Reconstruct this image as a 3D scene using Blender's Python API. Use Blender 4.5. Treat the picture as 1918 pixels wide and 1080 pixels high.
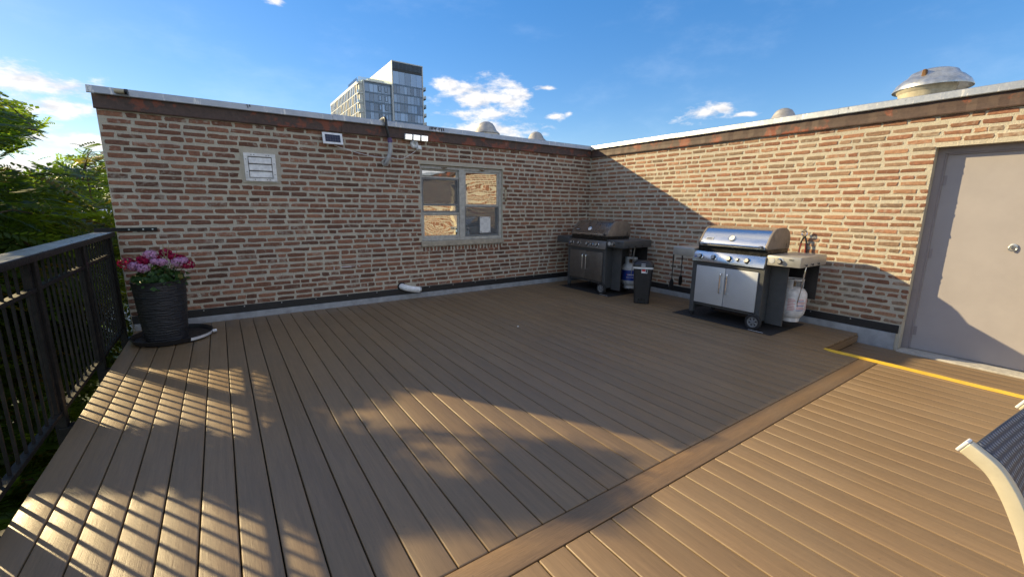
import bpy, bmesh, math, random
import numpy as np
from mathutils import Vector, Matrix

random.seed(7)
RNG = np.random.default_rng(11)
for o in list(bpy.data.objects):
    bpy.data.objects.remove(o, do_unlink=True)
SC = bpy.context.scene
COL = SC.collection
R = math.radians

# ------------------------------------------------------------------ camera
CAM = np.array([-6.147, -6.239, 1.43])
YAW, PIT, ROL, FPX = 0.9685, 0.1917, -0.0102, 789.149
FW = np.array([math.cos(YAW)*math.cos(PIT), math.sin(YAW)*math.cos(PIT), -math.sin(PIT)])
_rt = np.array([math.sin(YAW), -math.cos(YAW), 0.0]); _dn = np.cross(FW, _rt)
RT = math.cos(ROL)*_rt + math.sin(ROL)*_dn
DN = -math.sin(ROL)*_rt + math.cos(ROL)*_dn
cd = bpy.data.cameras.new('camera'); cam = bpy.data.objects.new('camera', cd); COL.objects.link(cam)
cd.sensor_width = 36.0; cd.lens = 36.0*FPX/1918.0; cd.clip_start = 0.05; cd.clip_end = 6000
cam.matrix_world = Matrix(((RT[0], -DN[0], -FW[0], CAM[0]), (RT[1], -DN[1], -FW[1], CAM[1]),
                           (RT[2], -DN[2], -FW[2], CAM[2]), (0, 0, 0, 1)))
SC.camera = cam

# ------------------------------------------------------------------ light, sky, exposure
LIGHT = Vector((3.2, -4.95, -2.62)).normalized()          # the way the sunlight travels
ELEV = math.asin(-LIGHT.z)
SC.view_settings.view_transform = 'Standard'; SC.view_settings.look = 'None'
SC.view_settings.gamma = 1.0; SC.view_settings.exposure = 1.15
SKY_STRENGTH, SUN_STRENGTH = 0.12, 3.7
sd = bpy.data.lights.new('sun', 'SUN'); sun = bpy.data.objects.new('sun', sd); COL.objects.link(sun)
sd.energy = SUN_STRENGTH; sd.angle = R(0.53); sd.color = (1.0, 0.79, 0.43)
sun.rotation_euler = LIGHT.to_track_quat('-Z', 'Y').to_euler()

def raydir(u, v):
    d = FW + RT*(u-959)/FPX + DN*(v-540)/FPX
    return d/np.linalg.norm(d)

wd = bpy.data.worlds.new('World'); SC.world = wd; wd.use_nodes = True
wn, wl = wd.node_tree.nodes, wd.node_tree.links
wn.clear()
def W(kind, **kw):
    n = wn.new(kind)
    for k, v in kw.items(): setattr(n, k, v)
    return n
def wmath(op, a, b=None, c=None, clamp=False):
    n = W('ShaderNodeMath', operation=op, use_clamp=clamp)
    for i, x in enumerate((a, b, c)):
        if x is None: continue
        if isinstance(x, (int, float)): n.inputs[i].default_value = x
        else: wl.new(x, n.inputs[i])
    return n.outputs[0]
tc = W('ShaderNodeTexCoord'); DIR = tc.outputs['Generated']
sky = W('ShaderNodeTexSky', sky_type='NISHITA'); sky.sun_disc = False
sky.sun_elevation = ELEV; sky.sun_rotation = math.atan2(-LIGHT.x, -LIGHT.y)
sky.altitude = 200; sky.air_density = 1.0; sky.dust_density = 0.15; sky.ozone_density = 3.0
# cumulus: (u, v, half width, half height) read as directions; unseen fill cloud is added further down
clouds = [(45,148,140,34),(100,200,80,22),(20,250,150,30),(150,255,60,10),(60,320,170,26),(190,270,60,20),
          (895,178,100,34),(838,160,46,18),(960,192,46,22),(905,214,95,15),
          (940,246,110,26),(870,250,60,20),(1022,165,26,6),(1042,218,28,9),(1066,214,14,10),
          (1315,214,56,17),(1352,205,26,12),(1395,214,22,5),(515,2,26,9)]
field = None
def add_blob(c, su, sv, gain=1.0):
    global field
    c = np.array(c)/np.linalg.norm(c)
    r = np.cross(c, (0, 0, 1.0)); r /= np.linalg.norm(r); u = np.cross(r, c)
    da = W('ShaderNodeVectorMath', operation='DOT_PRODUCT'); wl.new(DIR, da.inputs[0]); da.inputs[1].default_value = tuple(r/su)
    db = W('ShaderNodeVectorMath', operation='DOT_PRODUCT'); wl.new(DIR, db.inputs[0]); db.inputs[1].default_value = tuple(u/sv)
    b2 = wmath('MULTIPLY', db.outputs['Value'], db.outputs['Value'])
    rr = wmath('MULTIPLY_ADD', da.outputs['Value'], da.outputs['Value'], b2)
    f = wmath('SUBTRACT', gain, wmath('SQRT', rr))
    field = f if field is None else wmath('MAXIMUM', field, f)
for (u, v, hw, hh) in clouds:
    k = 1.0/(FPX*math.sqrt(1+((u-959)/FPX)**2+((v-540)/FPX)**2))
    add_blob(raydir(u, v), hw*k*1.3, hh*k*1.35)
def wnoise(scale, detail, vec):
    n = W('ShaderNodeTexNoise'); n.inputs['Scale'].default_value = scale; n.inputs['Detail'].default_value = detail
    n.inputs['Roughness'].default_value = 0.62
    wl.new(vec, n.inputs['Vector']); return n.outputs['Fac']
mp = W('ShaderNodeVectorMath', operation='MULTIPLY'); wl.new(DIR, mp.inputs[0]); mp.inputs[1].default_value = (1, 1, 2.4)
off = W('ShaderNodeVectorMath', operation='ADD'); wl.new(mp.outputs[0], off.inputs[0])
off.inputs[1].default_value = tuple(Vector((-LIGHT.x, -LIGHT.y, 0.9)).normalized()*0.022)
n1 = wnoise(17, 9, mp.outputs[0]); n2 = wnoise(17, 4, off.outputs[0]); n3 = wnoise(4.5, 6, mp.outputs[0])
# unseen cloud cover added outside the view to brighten and whiten the shade fill
vd = W('ShaderNodeVectorMath', operation='DOT_PRODUCT'); wl.new(DIR, vd.inputs[0]); vd.inputs[1].default_value = tuple(raydir(959, 320))
away = W('ShaderNodeMapRange', interpolation_type='SMOOTHSTEP'); wl.new(vd.outputs['Value'], away.inputs[0])
away.inputs[1].default_value = 0.60; away.inputs[2].default_value = 0.35
n4 = wnoise(2.6, 3, DIR)
fill_cloud = wmath('SUBTRACT', wmath('MULTIPLY', wmath('MULTIPLY_ADD', n4, 5.0, -1.02), away.outputs[0]), 1.0)
field = wmath('MAXIMUM', field, fill_cloud)
field = wmath('MINIMUM', field, 1.0)
dens = wmath('ADD', wmath('MULTIPLY', field, 1.15), wmath('MULTIPLY_ADD', n1, 2.6, -1.62))
mr = W('ShaderNodeMapRange', interpolation_type='SMOOTHSTEP'); wl.new(dens, mr.inputs[0])
mr.inputs[1].default_value = 0.0; mr.inputs[2].default_value = 0.75; mr.inputs[4].default_value = 0.93
veil = W('ShaderNodeMapRange', interpolation_type='SMOOTHSTEP'); wl.new(n3, veil.inputs[0])
veil.inputs[1].default_value = 0.50; veil.inputs[2].default_value = 0.85; veil.inputs[4].default_value = 0.09
lit = wmath('MULTIPLY_ADD', wmath('SUBTRACT', n1, n2), 3.0, 0.55, clamp=True)
cc = W('ShaderNodeMixRGB'); wl.new(lit, cc.inputs[0])
cc.inputs[1].default_value = (3.0, 3.0, 3.15, 1); cc.inputs[2].default_value = (4.9, 4.65, 4.35, 1)
gm = W('ShaderNodeGamma'); wl.new(sky.outputs[0], gm.inputs['Color']); gm.inputs['Gamma'].default_value = 0.62
hs = W('ShaderNodeHueSaturation'); wl.new(gm.outputs[0], hs.inputs['Color']); hs.inputs['Saturation'].default_value = 1.70; hs.inputs['Value'].default_value = 1.24; hs.inputs['Hue'].default_value = 0.512
m0 = W('ShaderNodeMixRGB'); wl.new(veil.outputs[0], m0.inputs[0]); wl.new(hs.outputs[0], m0.inputs[1]); m0.inputs[2].default_value = (5.2, 5.6, 6.2, 1)
m1 = W('ShaderNodeMixRGB'); wl.new(mr.outputs[0], m1.inputs[0]); wl.new(m0.outputs[0], m1.inputs[1]); wl.new(cc.outputs[0], m1.inputs[2])
bg = W('ShaderNodeBackground'); wl.new(m1.outputs[0], bg.inputs['Color']); bg.inputs['Strength'].default_value = SKY_STRENGTH
wo = W('ShaderNodeOutputWorld'); wl.new(bg.outputs[0], wo.inputs['Surface'])

# ------------------------------------------------------------------ helpers
class MB:
    """collects geometry; build() links it as ONE mesh object"""
    def __init__(s): s.v = []; s.f = []
    def add(s, vs, fs):
        b = len(s.v); s.v += [tuple(p) for p in vs]; s.f += [tuple(b+i for i in f) for f in fs]; return s
    def box(s, x0, x1, y0, y1, z0, z1):
        if x0 > x1: x0, x1 = x1, x0
        if y0 > y1: y0, y1 = y1, y0
        if z0 > z1: z0, z1 = z1, z0
        return s.add([(x0,y0,z0),(x1,y0,z0),(x1,y1,z0),(x0,y1,z0),(x0,y0,z1),(x1,y0,z1),(x1,y1,z1),(x0,y1,z1)],
                     [(0,3,2,1),(4,5,6,7),(0,1,5,4),(1,2,6,5),(2,3,7,6),(3,0,4,7)])
    def prism(s, poly, axis, a, b):
        """poly: 2D points; axis 'x' -> (y,z), 'y' -> (x,z), 'z' -> (x,y)"""
        n = len(poly)
        def P(p, h): return {'x': (h, p[0], p[1]), 'y': (p[0], h, p[1]), 'z': (p[0], p[1], h)}[axis]
        vs = [P(p, a) for p in poly]+[P(p, b) for p in poly]
        return s.add(vs, [tuple(range(n))[::-1], tuple(range(n, 2*n))]+[(i, (i+1) % n, n+(i+1) % n, n+i) for i in range(n)])
    def tube(s, pts, r, n=8, cap=True):
        pts = [Vector(p) for p in pts]; rs = r if isinstance(r, (list, tuple)) else [r]*len(pts)
        b = len(s.v); ref = None
        for i, p in enumerate(pts):
            t = (pts[min(i+1, len(pts)-1)]-pts[max(i-1, 0)]).normalized()
            if ref is None: ref = t.orthogonal().normalized()
            ref = (ref-t*ref.dot(t)); ref = ref.normalized() if ref.length > 1e-6 else t.orthogonal().normalized()
            q = t.cross(ref)
            for k in range(n):
                a = 2*math.pi*k/n; s.v.append(tuple(p+(ref*math.cos(a)+q*math.sin(a))*rs[i]))
        for i in range(len(pts)-1):
            for k in range(n):
                s.f.append((b+i*n+k, b+i*n+(k+1) % n, b+(i+1)*n+(k+1) % n, b+(i+1)*n+k))
        if cap:
            s.f.append(tuple(b+k for k in range(n))[::-1]); e = b+(len(pts)-1)*n; s.f.append(tuple(e+k for k in range(n)))
        return s
    def lathe(s, prof, n=24, c=(0, 0, 0), axis='z', caps=True):
        b = len(s.v)
        for (r, h) in prof:
            for k in range(n):
                a = 2*math.pi*k/n; p = (r*math.cos(a), r*math.sin(a))
                q = {'z': (p[0], p[1], h), 'x': (h, p[0], p[1]), 'y': (p[1], h, p[0])}[axis]
                s.v.append((c[0]+q[0], c[1]+q[1], c[2]+q[2]))
        m = len(prof)
        for i in range(m-1):
            for k in range(n):
                s.f.append((b+i*n+k, b+i*n+(k+1) % n, b+(i+1)*n+(k+1) % n, b+(i+1)*n+k))
        if caps:
            s.f.append(tuple(b+k for k in range(n))[::-1]); e = b+(m-1)*n; s.f.append(tuple(e+k for k in range(n)))
        return s
    def mesh(s, name, bevel=0, seg=2, smooth=False, angle=40):
        me = bpy.data.meshes.new(name); me.from_pydata(s.v, [], s.f)
        bm = bmesh.new(); bm.from_mesh(me)
        bmesh.ops.recalc_face_normals(bm, faces=bm.faces)
        if bevel:
            es = [e for e in bm.edges if len(e.link_faces) == 2 and e.calc_face_angle(0) > 0.5]
            bmesh.ops.bevel(bm, geom=es, offset=bevel, segments=seg, affect='EDGES', profile=0.5, clamp_overlap=True)
        bm.to_mesh(me); bm.free()
        if smooth:
            me.polygons.foreach_set('use_smooth', [True]*len(me.polygons))
            me.set_sharp_from_angle(angle=R(angle))
        return me
    def build(s, name, mat, parent=None, loc=(0, 0, 0), rz=0, **kw):
        return link(name, s.mesh(name, **kw), mat, parent, loc, rz)
def link(name, me, mat, parent=None, loc=(0, 0, 0), rz=0):
    o = bpy.data.objects.new(name, me); COL.objects.link(o)
    if mat is not None and len(me.materials) == 0: me.materials.append(mat)
    o.parent = parent; o.location = loc; o.rotation_euler = (0, 0, rz); return o
def box(name, mat, parent, x0, x1, y0, y1, z0, z1, bevel=0, **kw):
    return MB().box(x0, x1, y0, y1, z0, z1).build(name, mat, parent, bevel=bevel, **kw)
def tag(o, label, cat=None, group=None, kind=None):
    o['label'] = label
    if cat: o['category'] = cat
    if group: o['group'] = group
    if kind: o['kind'] = kind
    return o
def thing(name, label, cat=None, loc=(0, 0, 0), rz=0, group=None, kind=None):
    o = bpy.data.objects.new(name, None); o.empty_display_size = .1; COL.objects.link(o)
    o.location = loc; o.rotation_euler = (0, 0, rz)
    return tag(o, label, cat, group, kind)
def arc(p0, p1, p2, n=8):
    """quadratic curve through control point p1"""
    p0, p1, p2 = Vector(p0), Vector(p1), Vector(p2)
    return [(p0*(1-t)+p1*t)*(1-t)+(p1*(1-t)+p2*t)*t for t in [i/n for i in range(n+1)]]
def spline(pts, n=6):
    pts = [Vector(p) for p in pts]; out = []
    for i in range(len(pts)-1):
        a = pts[max(i-1, 0)]; b = pts[i]; c = pts[i+1]; d = pts[min(i+2, len(pts)-1)]
        for k in range(n):
            t = k/n
            out.append(0.5*((2*b)+(c-a)*t+(2*a-5*b+4*c-d)*t*t+(3*b-a-3*c+d)*t**3))
    return out+[pts[-1]]
def text_mesh(name, body, size, mat, parent, loc, rot, depth=0.0008, align='CENTER'):
    cu = bpy.data.curves.new(name, 'FONT'); cu.body = body; cu.size = size; cu.extrude = depth
    cu.align_x = align; cu.align_y = 'CENTER'
    t = bpy.data.objects.new(name, cu); COL.objects.link(t)
    dg = bpy.context.evaluated_depsgraph_get(); me = bpy.data.meshes.new_from_object(t.evaluated_get(dg))
    bpy.data.objects.remove(t, do_unlink=True)
    o = link(name, me, mat, parent, loc); o.rotation_euler = rot; return o

# ------------------------------------------------------------------ materials
class NT:
    def __init__(s, name):
        s.m = bpy.data.materials.new(name); s.m.use_nodes = True
        s.n = s.m.node_tree.nodes; s.l = s.m.node_tree.links; s.n.clear()
        s.out = s.n.new('ShaderNodeOutputMaterial')
    def node(s, kind, ins=None, **kw):
        n = s.n.new(kind)
        for k, v in kw.items(): setattr(n, k, v)
        for k, v in (ins or {}).items():
            if isinstance(v, bpy.types.NodeSocket): s.l.new(v, n.inputs[k])
            else: n.inputs[k].default_value = v
        return n
    def math(s, op, a, b=0.0, c=0.0, clamp=False):
        return s.node('ShaderNodeMath', {0: a, 1: b, 2: c}, operation=op, use_clamp=clamp).outputs[0]
    def noise(s, vec, scale, detail=4, rough=0.55, dist=0.0):
        return s.node('ShaderNodeTexNoise', {'Vector': vec, 'Scale': scale, 'Detail': detail, 'Roughness': rough, 'Distortion': dist}).outputs['Fac']
    def scale(s, vec, x, y, z):
        return s.node('ShaderNodeVectorMath', {0: vec, 1: (x, y, z)}, operation='MULTIPLY').outputs[0]
    def vadd(s, a, b): return s.node('ShaderNodeVectorMath', {0: a, 1: b}, operation='ADD').outputs[0]
    def remap(s, v, a, b, c=0.0, d=1.0):
        return s.node('ShaderNodeMapRange', {0: v, 1: a, 2: b, 3: c, 4: d}).outputs[0]
    def mix(s, f, a, b, blend='MIX'):
        def c(x): return x if isinstance(x, bpy.types.NodeSocket) else (tuple(x)+(1,) if len(x) == 3 else x)
        return s.node('ShaderNodeMixRGB', {0: f, 1: c(a), 2: c(b)}, blend_type=blend).outputs[0]
    def ramp(s, f, stops):
        n = s.node('ShaderNodeValToRGB', {0: f}); e = n.color_ramp.elements
        while len(e) < len(stops): e.new(0.5)
        for x, (p, c) in zip(e, stops): x.position = p; x.color = tuple(c)+(1,)
        return n.outputs[0]
    def bump(s, h, strength=0.3, dist=0.01):
        return s.node('ShaderNodeBump', {'Height': h, 'Strength': strength, 'Distance': dist}).outputs[0]
    def bsdf(s, color, rough=0.6, metal=0.0, normal=None, spec=0.5, **kw):
        ins = {'Base Color': color if isinstance(color, bpy.types.NodeSocket) else tuple(color)+(1,), 'Roughness': rough, 'Metallic': metal, 'Specular IOR Level': spec}
        if normal is not None: ins['Normal'] = normal
        ins.update(kw)
        b = s.node('ShaderNodeBsdfPrincipled', ins); s.l.new(b.outputs[0], s.out.inputs[0]); return b
    def pos(s): return s.node('ShaderNodeNewGeometry').outputs['Position']
    def obj(s): return s.node('ShaderNodeTexCoord').outputs['Object']
    def rnd(s): return s.node('ShaderNodeObjectInfo').outputs['Random']
def sh(c, k): return tuple(x*k for x in c)
def plain(name, c, rough=0.55, metal=0.0, scale=18, amt=0.22, bump=0.12, bscale=60, spec=0.5, world=True, dirt=None, dirt_amt=0.35):
    t = NT(name); p = t.pos() if world else t.obj()
    f = t.noise(p, scale, 6, 0.6)
    col = t.mix(t.remap(f, .3, .7), sh(c, 1-amt), sh(c, 1+amt))
    if dirt:
        d = t.remap(t.noise(p, scale*.35, 8, .7), .5, .72, 0, dirt_amt); col = t.mix(d, col, dirt)
    rg = t.remap(t.noise(p, scale*1.7, 5), .3, .7, max(rough-.1, .03), min(rough+.1, 1))
    t.bsdf(col, rg, metal, t.bump(t.noise(p, bscale, 4), bump, .004), spec)
    return t.m
M = {}
# brick: tint attribute (r pick of colour, g brightness, b mortar smear)
def mk_brick():
    t = NT('brick'); p = t.pos()
    a = t.node('ShaderNodeAttribute', attribute_name='tint'); sp = t.node('ShaderNodeSeparateColor', {0: a.outputs['Color']})
    r, g, b = sp.outputs[0], sp.outputs[1], sp.outputs[2]
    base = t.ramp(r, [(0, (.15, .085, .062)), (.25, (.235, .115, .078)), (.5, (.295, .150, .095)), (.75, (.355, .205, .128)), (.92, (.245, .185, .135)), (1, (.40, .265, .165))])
    n = t.noise(p, 34, 7, .65); n2 = t.noise(p, 140, 5, .7)
    col = t.mix(t.remap(n, .3, .7), t.mix(1.0, base, (.72, .70, .70), 'MULTIPLY'), t.mix(1.0, base, (1.28, 1.24, 1.2), 'MULTIPLY'))
    gg = t.node('ShaderNodeCombineColor', {0: g, 1: g, 2: g}).outputs[0]
    col = t.mix(1.0, col, gg, 'MULTIPLY')
    sm = t.remap(t.math('ADD', t.noise(p, 19, 8, .62), t.math('MULTIPLY', b, .16)), .60, .80, 0, .62)
    col = t.mix(sm, col, (.50, .45, .37))
    h = t.math('ADD', t.math('MULTIPLY', n, 1.0), t.math('MULTIPLY', n2, .5))
    t.bsdf(col, .88, 0, t.bump(h, .55, .006), .25); return t.m
M['brick'] = mk_brick()
def mk_mortar():
    t = NT('mortar'); p = t.pos()
    n = t.noise(p, 9, 8, .65); n2 = t.noise(p, 70, 6, .7); n3 = t.noise(p, 1.3, 4)
    col = t.mix(t.remap(n, .3, .7), (.51, .465, .37), (.67, .62, .50))
    col = t.mix(t.remap(n3, .4, .7, 0, .4), col, (.45, .42, .37))
    col = t.mix(t.remap(n2, .3, .75, .25, 0), col, (.22, .19, .16))
    t.bsdf(col, .93, 0, t.bump(t.math('ADD', n2, t.math('MULTIPLY', n, .8)), .8, .012), .2); return t.m
M['mortar'] = mk_mortar()
def mk_board(name, base, along='y', grain=1.0):
    t = NT(name); p = t.pos(); o = t.rnd()
    off = t.node('ShaderNodeCombineXYZ', {0: t.math('MULTIPLY', o, 37.0), 1: t.math('MULTIPLY', o, 91.0), 2: 0.0}).outputs[0]
    q = t.vadd(p, off)
    s = (1, .045, 1) if along == 'y' else (.045, 1, 1)
    fine = t.noise(t.scale(q, *s), 260, 6, .7); mid = t.noise(t.scale(q, *s), 52, 5, .6, .6); blot = t.noise(p, 1.6, 5)
    col = t.mix(t.remap(mid, .3, .7), sh(base, .86), sh(base, 1.14))
    col = t.mix(t.remap(fine, .35, .7, 0, .34*grain), col, sh(base, .52))
    v = t.math('MULTIPLY_ADD', o, .16, .92); vv = t.node('ShaderNodeCombineColor', {0: v, 1: v, 2: v}).outputs[0]
    col = t.mix(1.0, col, vv, 'MULTIPLY')
    col = t.mix(t.remap(blot, .45, .75, 0, .22), col, (.20, .165, .12))
    spots = t.remap(t.noise(p, 55, 3, .4), .70, .75, 0, .35); col = t.mix(spots, col, (.08, .06, .045))
    rg = t.remap(blot, .3, .7, .40, .56)
    t.bsdf(col, rg, 0, t.bump(t.math('ADD', fine, t.math('MULTIPLY', mid, .7)), .34*grain, .0035), .55); return t.m
M['board'] = mk_board('deck_board', (.235, .155, .082))
M['divider'] = mk_board('divider_board', (.25, .155, .078), 'x', 2.0)
M['coping'] = None
def mk_coping():
    t = NT('coping_metal'); p = t.pos()
    n = t.noise(p, 6, 7, .65)
    col = t.mix(t.remap(n, .3, .7), (.33, .36, .40), (.46, .48, .50))
    drip = t.remap(t.noise(t.scale(p, 1, 1, .16), 21, 4, .6), .60, .66, 0, .8)
    col = t.mix(drip, col, (.72, .70, .64))
    dk = t.remap(t.noise(t.scale(p, 1, 1, .4), 13, 6, .7), .64, .70, 0, .75); col = t.mix(dk, col, (.09, .08, .07))
    t.bsdf(col, .42, .6, t.bump(n, .3, .02)); return t.m
M['coping'] = mk_coping()
def mk_rustfascia():
    t = NT('fascia_paint'); p = t.pos()
    n = t.noise(p, 3.2, 9, .68); n2 = t.noise(p, 25, 6, .7); n3 = t.noise(t.scale(p, 1, 1, .5), 1.1, 5)
    col = t.mix(t.remap(n2, .3, .7), (.068, .045, .038), (.105, .068, .055))
    col = t.mix(t.remap(t.math('ADD', n, t.math('MULTIPLY', n3, .35)), .70, .76), col, (.22, .07, .04))
    col = t.mix(t.remap(n, .62, .68, 0, .75), (0, 0, 0, 1) if False else col, (.25, .18, .15))
    t.bsdf(col, .6, 0, t.bump(t.math('ADD', n, t.math('MULTIPLY', n2, .4)), .4, .008), .35); return t.m
M['fascia'] = mk_rustfascia()
M['membrane'] = plain('black_membrane', (.018, .018, .02), .5, bump=.5, bscale=16)
M['flash'] = plain('grey_flashing', (.36, .38, .41), .5, .15, scale=9, dirt=(.12, .11, .10), bump=.15)
M['concrete'] = plain('concrete', (.44, .42, .38), .9, scale=22, bump=.5, bscale=90, dirt=(.16, .15, .13))
M['rail_sheen'] = plain('rail_sky_sheen', (.20, .205, .20), .32, 0, scale=8, amt=.3, bump=.15, bscale=40, dirt=(.10, .09, .075), dirt_amt=.5)  # pale base colour stands for sky sheen and sun on the black rail
M['black_metal'] = plain('black_painted_steel', (.010, .0095, .009), .52, 0, scale=30, amt=.35, bump=.12, bscale=120, dirt=(.07, .055, .04), dirt_amt=.35, spec=.3)
M['white_paint'] = plain('white_paint', (.74, .74, .73), .5, dirt=(.38, .35, .30), dirt_amt=.3)
M['white_plastic'] = plain('white_plastic', (.78, .80, .82), .35, bump=.05)
M['galv'] = plain('galvanised_steel', (.50, .52, .53), .38, .8, scale=14, amt=.18, dirt=(.30, .27, .2))
M['dull_alu'] = plain('dull_aluminium', (.46, .44, .40), .5, .55, scale=10, amt=.2, dirt=(.28, .24, .17), dirt_amt=.5)
M['cream_metal'] = plain('weathered_cream_metal', (.50, .45, .33), .6, .1, scale=9, amt=.2, dirt=(.22, .17, .09), dirt_amt=.5)
M['rust'] = plain('rust', (.17, .09, .04), .9, bump=.6)
M['frame'] = plain('window_frame_paint', (.47, .46, .42), .55, dirt=(.25, .22, .17))
M['stone'] = plain('limestone_sill', (.42, .37, .29), .9, scale=20, bump=.4, dirt=(.2, .17, .13))
M['dark_room'] = plain('dark_interior', (.03, .028, .026), .9)
M['brass'] = plain('old_brass', (.16, .11, .06), .5, .6)
M['door'] = plain('door_paint', (.355, .33, .335), .5, scale=3, amt=.06, bump=.10, bscale=24, dirt=(.27, .245, .24), dirt_amt=.3)
M['door_frame'] = plain('door_frame_paint', (.27, .245, .255), .5, scale=5, amt=.1, dirt=(.2, .17, .16))
M['yellow'] = plain('yellow_tape', (.86, .55, .045), .42, scale=12, amt=.08, bump=.25, bscale=30, dirt=(.5, .32, .06), dirt_amt=.25)
M['rubber'] = plain('black_rubber', (.017, .017, .018), .75, bump=.3)
M['mat_rubber'] = plain('grill_mat', (.022, .022, .024), .82, bump=.4, bscale=140)
M['black_plastic'] = plain('black_plastic', (.02, .02, .022), .42, bump=.1)
M['grey_plastic'] = plain('grey_plastic', (.19, .20, .21), .45)
def mk_steel():
    t = NT('stainless_steel'); p = t.pos(); b = t.noise(t.scale(p, 1, .02, 1), 420, 3)
    t.bsdf(t.mix(t.remap(b, .3, .7), (.62, .62, .61), (.70, .70, .69)), t.remap(b, .3, .7, .20, .26), 1.0); return t.m
M['steel'] = mk_steel()
M['satin'] = plain('satin_steel', (.60, .62, .64), .42, .35, scale=4, amt=.05, bump=.04, dirt=(.5, .49, .46), dirt_amt=.2)
M['steel_shaded'] = plain('shade_toned_steel', (.20, .185, .17), .42, .7, scale=8, amt=.09, bump=.04, dirt=(.12, .11, .10), dirt_amt=.4)  # steel of the corner grill, its shade put into the colour
M['lid_shaded'] = plain('shade_toned_steel_lid', (.30, .265, .235), .30, .9, scale=5, amt=.12, bump=.03, dirt=(.16, .12, .09), dirt_amt=.5)  # steel lid made brown and dark in colour to stand for corner shade
M['chrome'] = plain('chrome', (.75, .75, .75), .1, 1.0, amt=.05, bump=0)
M['cast'] = plain('grey_brown_cast_aluminium', (.20, .17, .145), .5, .25, scale=12, bump=.15, dirt=(.3, .26, .21))
M['char_paint'] = plain('charcoal_paint', (.062, .066, .070), .48, scale=10, amt=.15, bump=.08, dirt=(.14, .12, .1), dirt_amt=.25)
M['shelf_grey'] = plain('grey_shelf_steel', (.42, .415, .39), .42, .45, scale=10, amt=.1, dirt=(.25, .23, .19), dirt_amt=.35)
M['black_gloss'] = plain('black_enamel', (.012, .012, .012), .3)
M['tank_white'] = plain('tank_white_paint', (.70, .70, .71), .42, dirt=(.5, .44, .36), dirt_amt=.35)
M['tank_grey'] = plain('tank_grey_paint', (.50, .54, .58), .42, dirt=(.35, .33, .3), dirt_amt=.3)
M['blue_label'] = plain('blue_label', (.012, .04, .24), .35, scale=7, amt=.4, bump=0)
M['pink_print'] = plain('pink_print', (.62, .30, .32), .5, bump=0)
M['blue_print'] = plain('blue_print', (.10, .14, .38), .5, bump=0)
M['red_print'] = plain('red_print', (.60, .03, .03), .5, bump=0)
M['black_print'] = plain('black_print', (.015, .015, .017), .5, bump=0)
M['white_print'] = plain('white_print', (.75, .75, .76), .5, bump=0)
M['paper'] = plain('paper', (.70, .70, .69), .8, bump=.05)
M['red_grip'] = plain('red_grip', (.25, .02, .02), .5)
M['solar'] = plain('solar_cells', (.008, .012, .045), .18, scale=30, bump=0)
M['purple_tape'] = plain('purple_tape', (.10, .06, .17), .5)
M['pvc_grey'] = plain('grey_conduit', (.40, .41, .42), .45, dirt=(.25, .23, .2))
M['tar'] = plain('roof_tar', (.012, .011, .010), .6)
M['bark'] = plain('bark', (.10, .075, .052), .95, scale=16, bump=.8, bscale=40)
M['soil'] = plain('soil', (.03, .02, .013), .95, bump=.8)
M['roofing'] = plain('grey_roofing', (.30, .29, .28), .9, scale=3, bump=.3)
M['chair_frame'] = plain('cream_chair_frame', (.56, .51, .39), .38, .1, scale=20, amt=.08, bump=.05, dirt=(.4, .34, .22), dirt_amt=.3)
def mk_lamp():
    t = NT('lamp_lens'); t.bsdf((.85, .85, .82), .4, **{'Emission Color': (1, .97, .88, 1), 'Emission Strength': 0.7}); return t.m
M['lamp'] = mk_lamp()
def mk_glass(name, refl=.60, tint=(.55, .56, .56), wavy=.012, ws=2.2):
    t = NT(name); p = t.pos()
    nb = t.bump(t.noise(t.scale(p, 1, 1, 2.2), ws, 1, .3, .2), wavy, .25)
    fr = t.node('ShaderNodeFresnel', {'IOR': 1.5, 'Normal': nb}).outputs[0]
    g = t.node('ShaderNodeBsdfGlossy', {'Color': (.95, .96, .97, 1), 'Roughness': .012, 'Normal': nb}).outputs[0]
    tr = t.node('ShaderNodeBsdfTransparent', {'Color': tuple(tint)+(1,)}).outputs[0]
    mx = t.node('ShaderNodeMixShader', {0: t.math('ADD', fr, refl, clamp=True), 1: tr, 2: g}).outputs[0]
    t.l.new(mx, t.out.inputs[0]); return t.m
M['glass'] = mk_glass('window_glass')
M['rail_glass'] = mk_glass('balcony_glass', .12, (.72, .8, .8), 0.0)
def mk_screen():
    t = NT('insect_screen'); p = t.pos()
    d = t.node('ShaderNodeBsdfDiffuse', {'Color': (.19, .20, .21, 1)}).outputs[0]
    tr = t.node('ShaderNodeBsdfTransparent', {'Color': (1, 1, 1, 1)}).outputs[0]
    t.l.new(t.node('ShaderNodeMixShader', {0: .62, 1: d, 2: tr}).outputs[0], t.out.inputs[0]); return t.m
M['screen'] = mk_screen()
def mk_leaf(name, c, tc_, var=.5):
    t = NT(name)
    a = t.node('ShaderNodeAttribute', attribute_name='tint'); sp = t.node('ShaderNodeSeparateColor', {0: a.outputs['Color']})
    col = t.mix(sp.outputs[0], sh(c, 1-var), sh(c, 1+var)); col = t.mix(sp.outputs[1], col, (.30, .19, .035))
    tcol = t.mix(sp.outputs[0], sh(tc_, 1-var), sh(tc_, 1+var)); tcol = t.mix(sp.outputs[1], tcol, (.5, .36, .05))
    d = t.node('ShaderNodeBsdfPrincipled', {'Base Color': col, 'Roughness': .45, 'Specular IOR Level': .35}).outputs[0]
    tr = t.node('ShaderNodeBsdfTranslucent', {'Color': tcol}).outputs[0]
    t.l.new(t.node('ShaderNodeMixShader', {0: .46, 1: d, 2: tr}).outputs[0], t.out.inputs[0]); return t.m
M['leaf'] = mk_leaf('tree_leaf', (.040, .075, .015), (.27, .42, .03))
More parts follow.
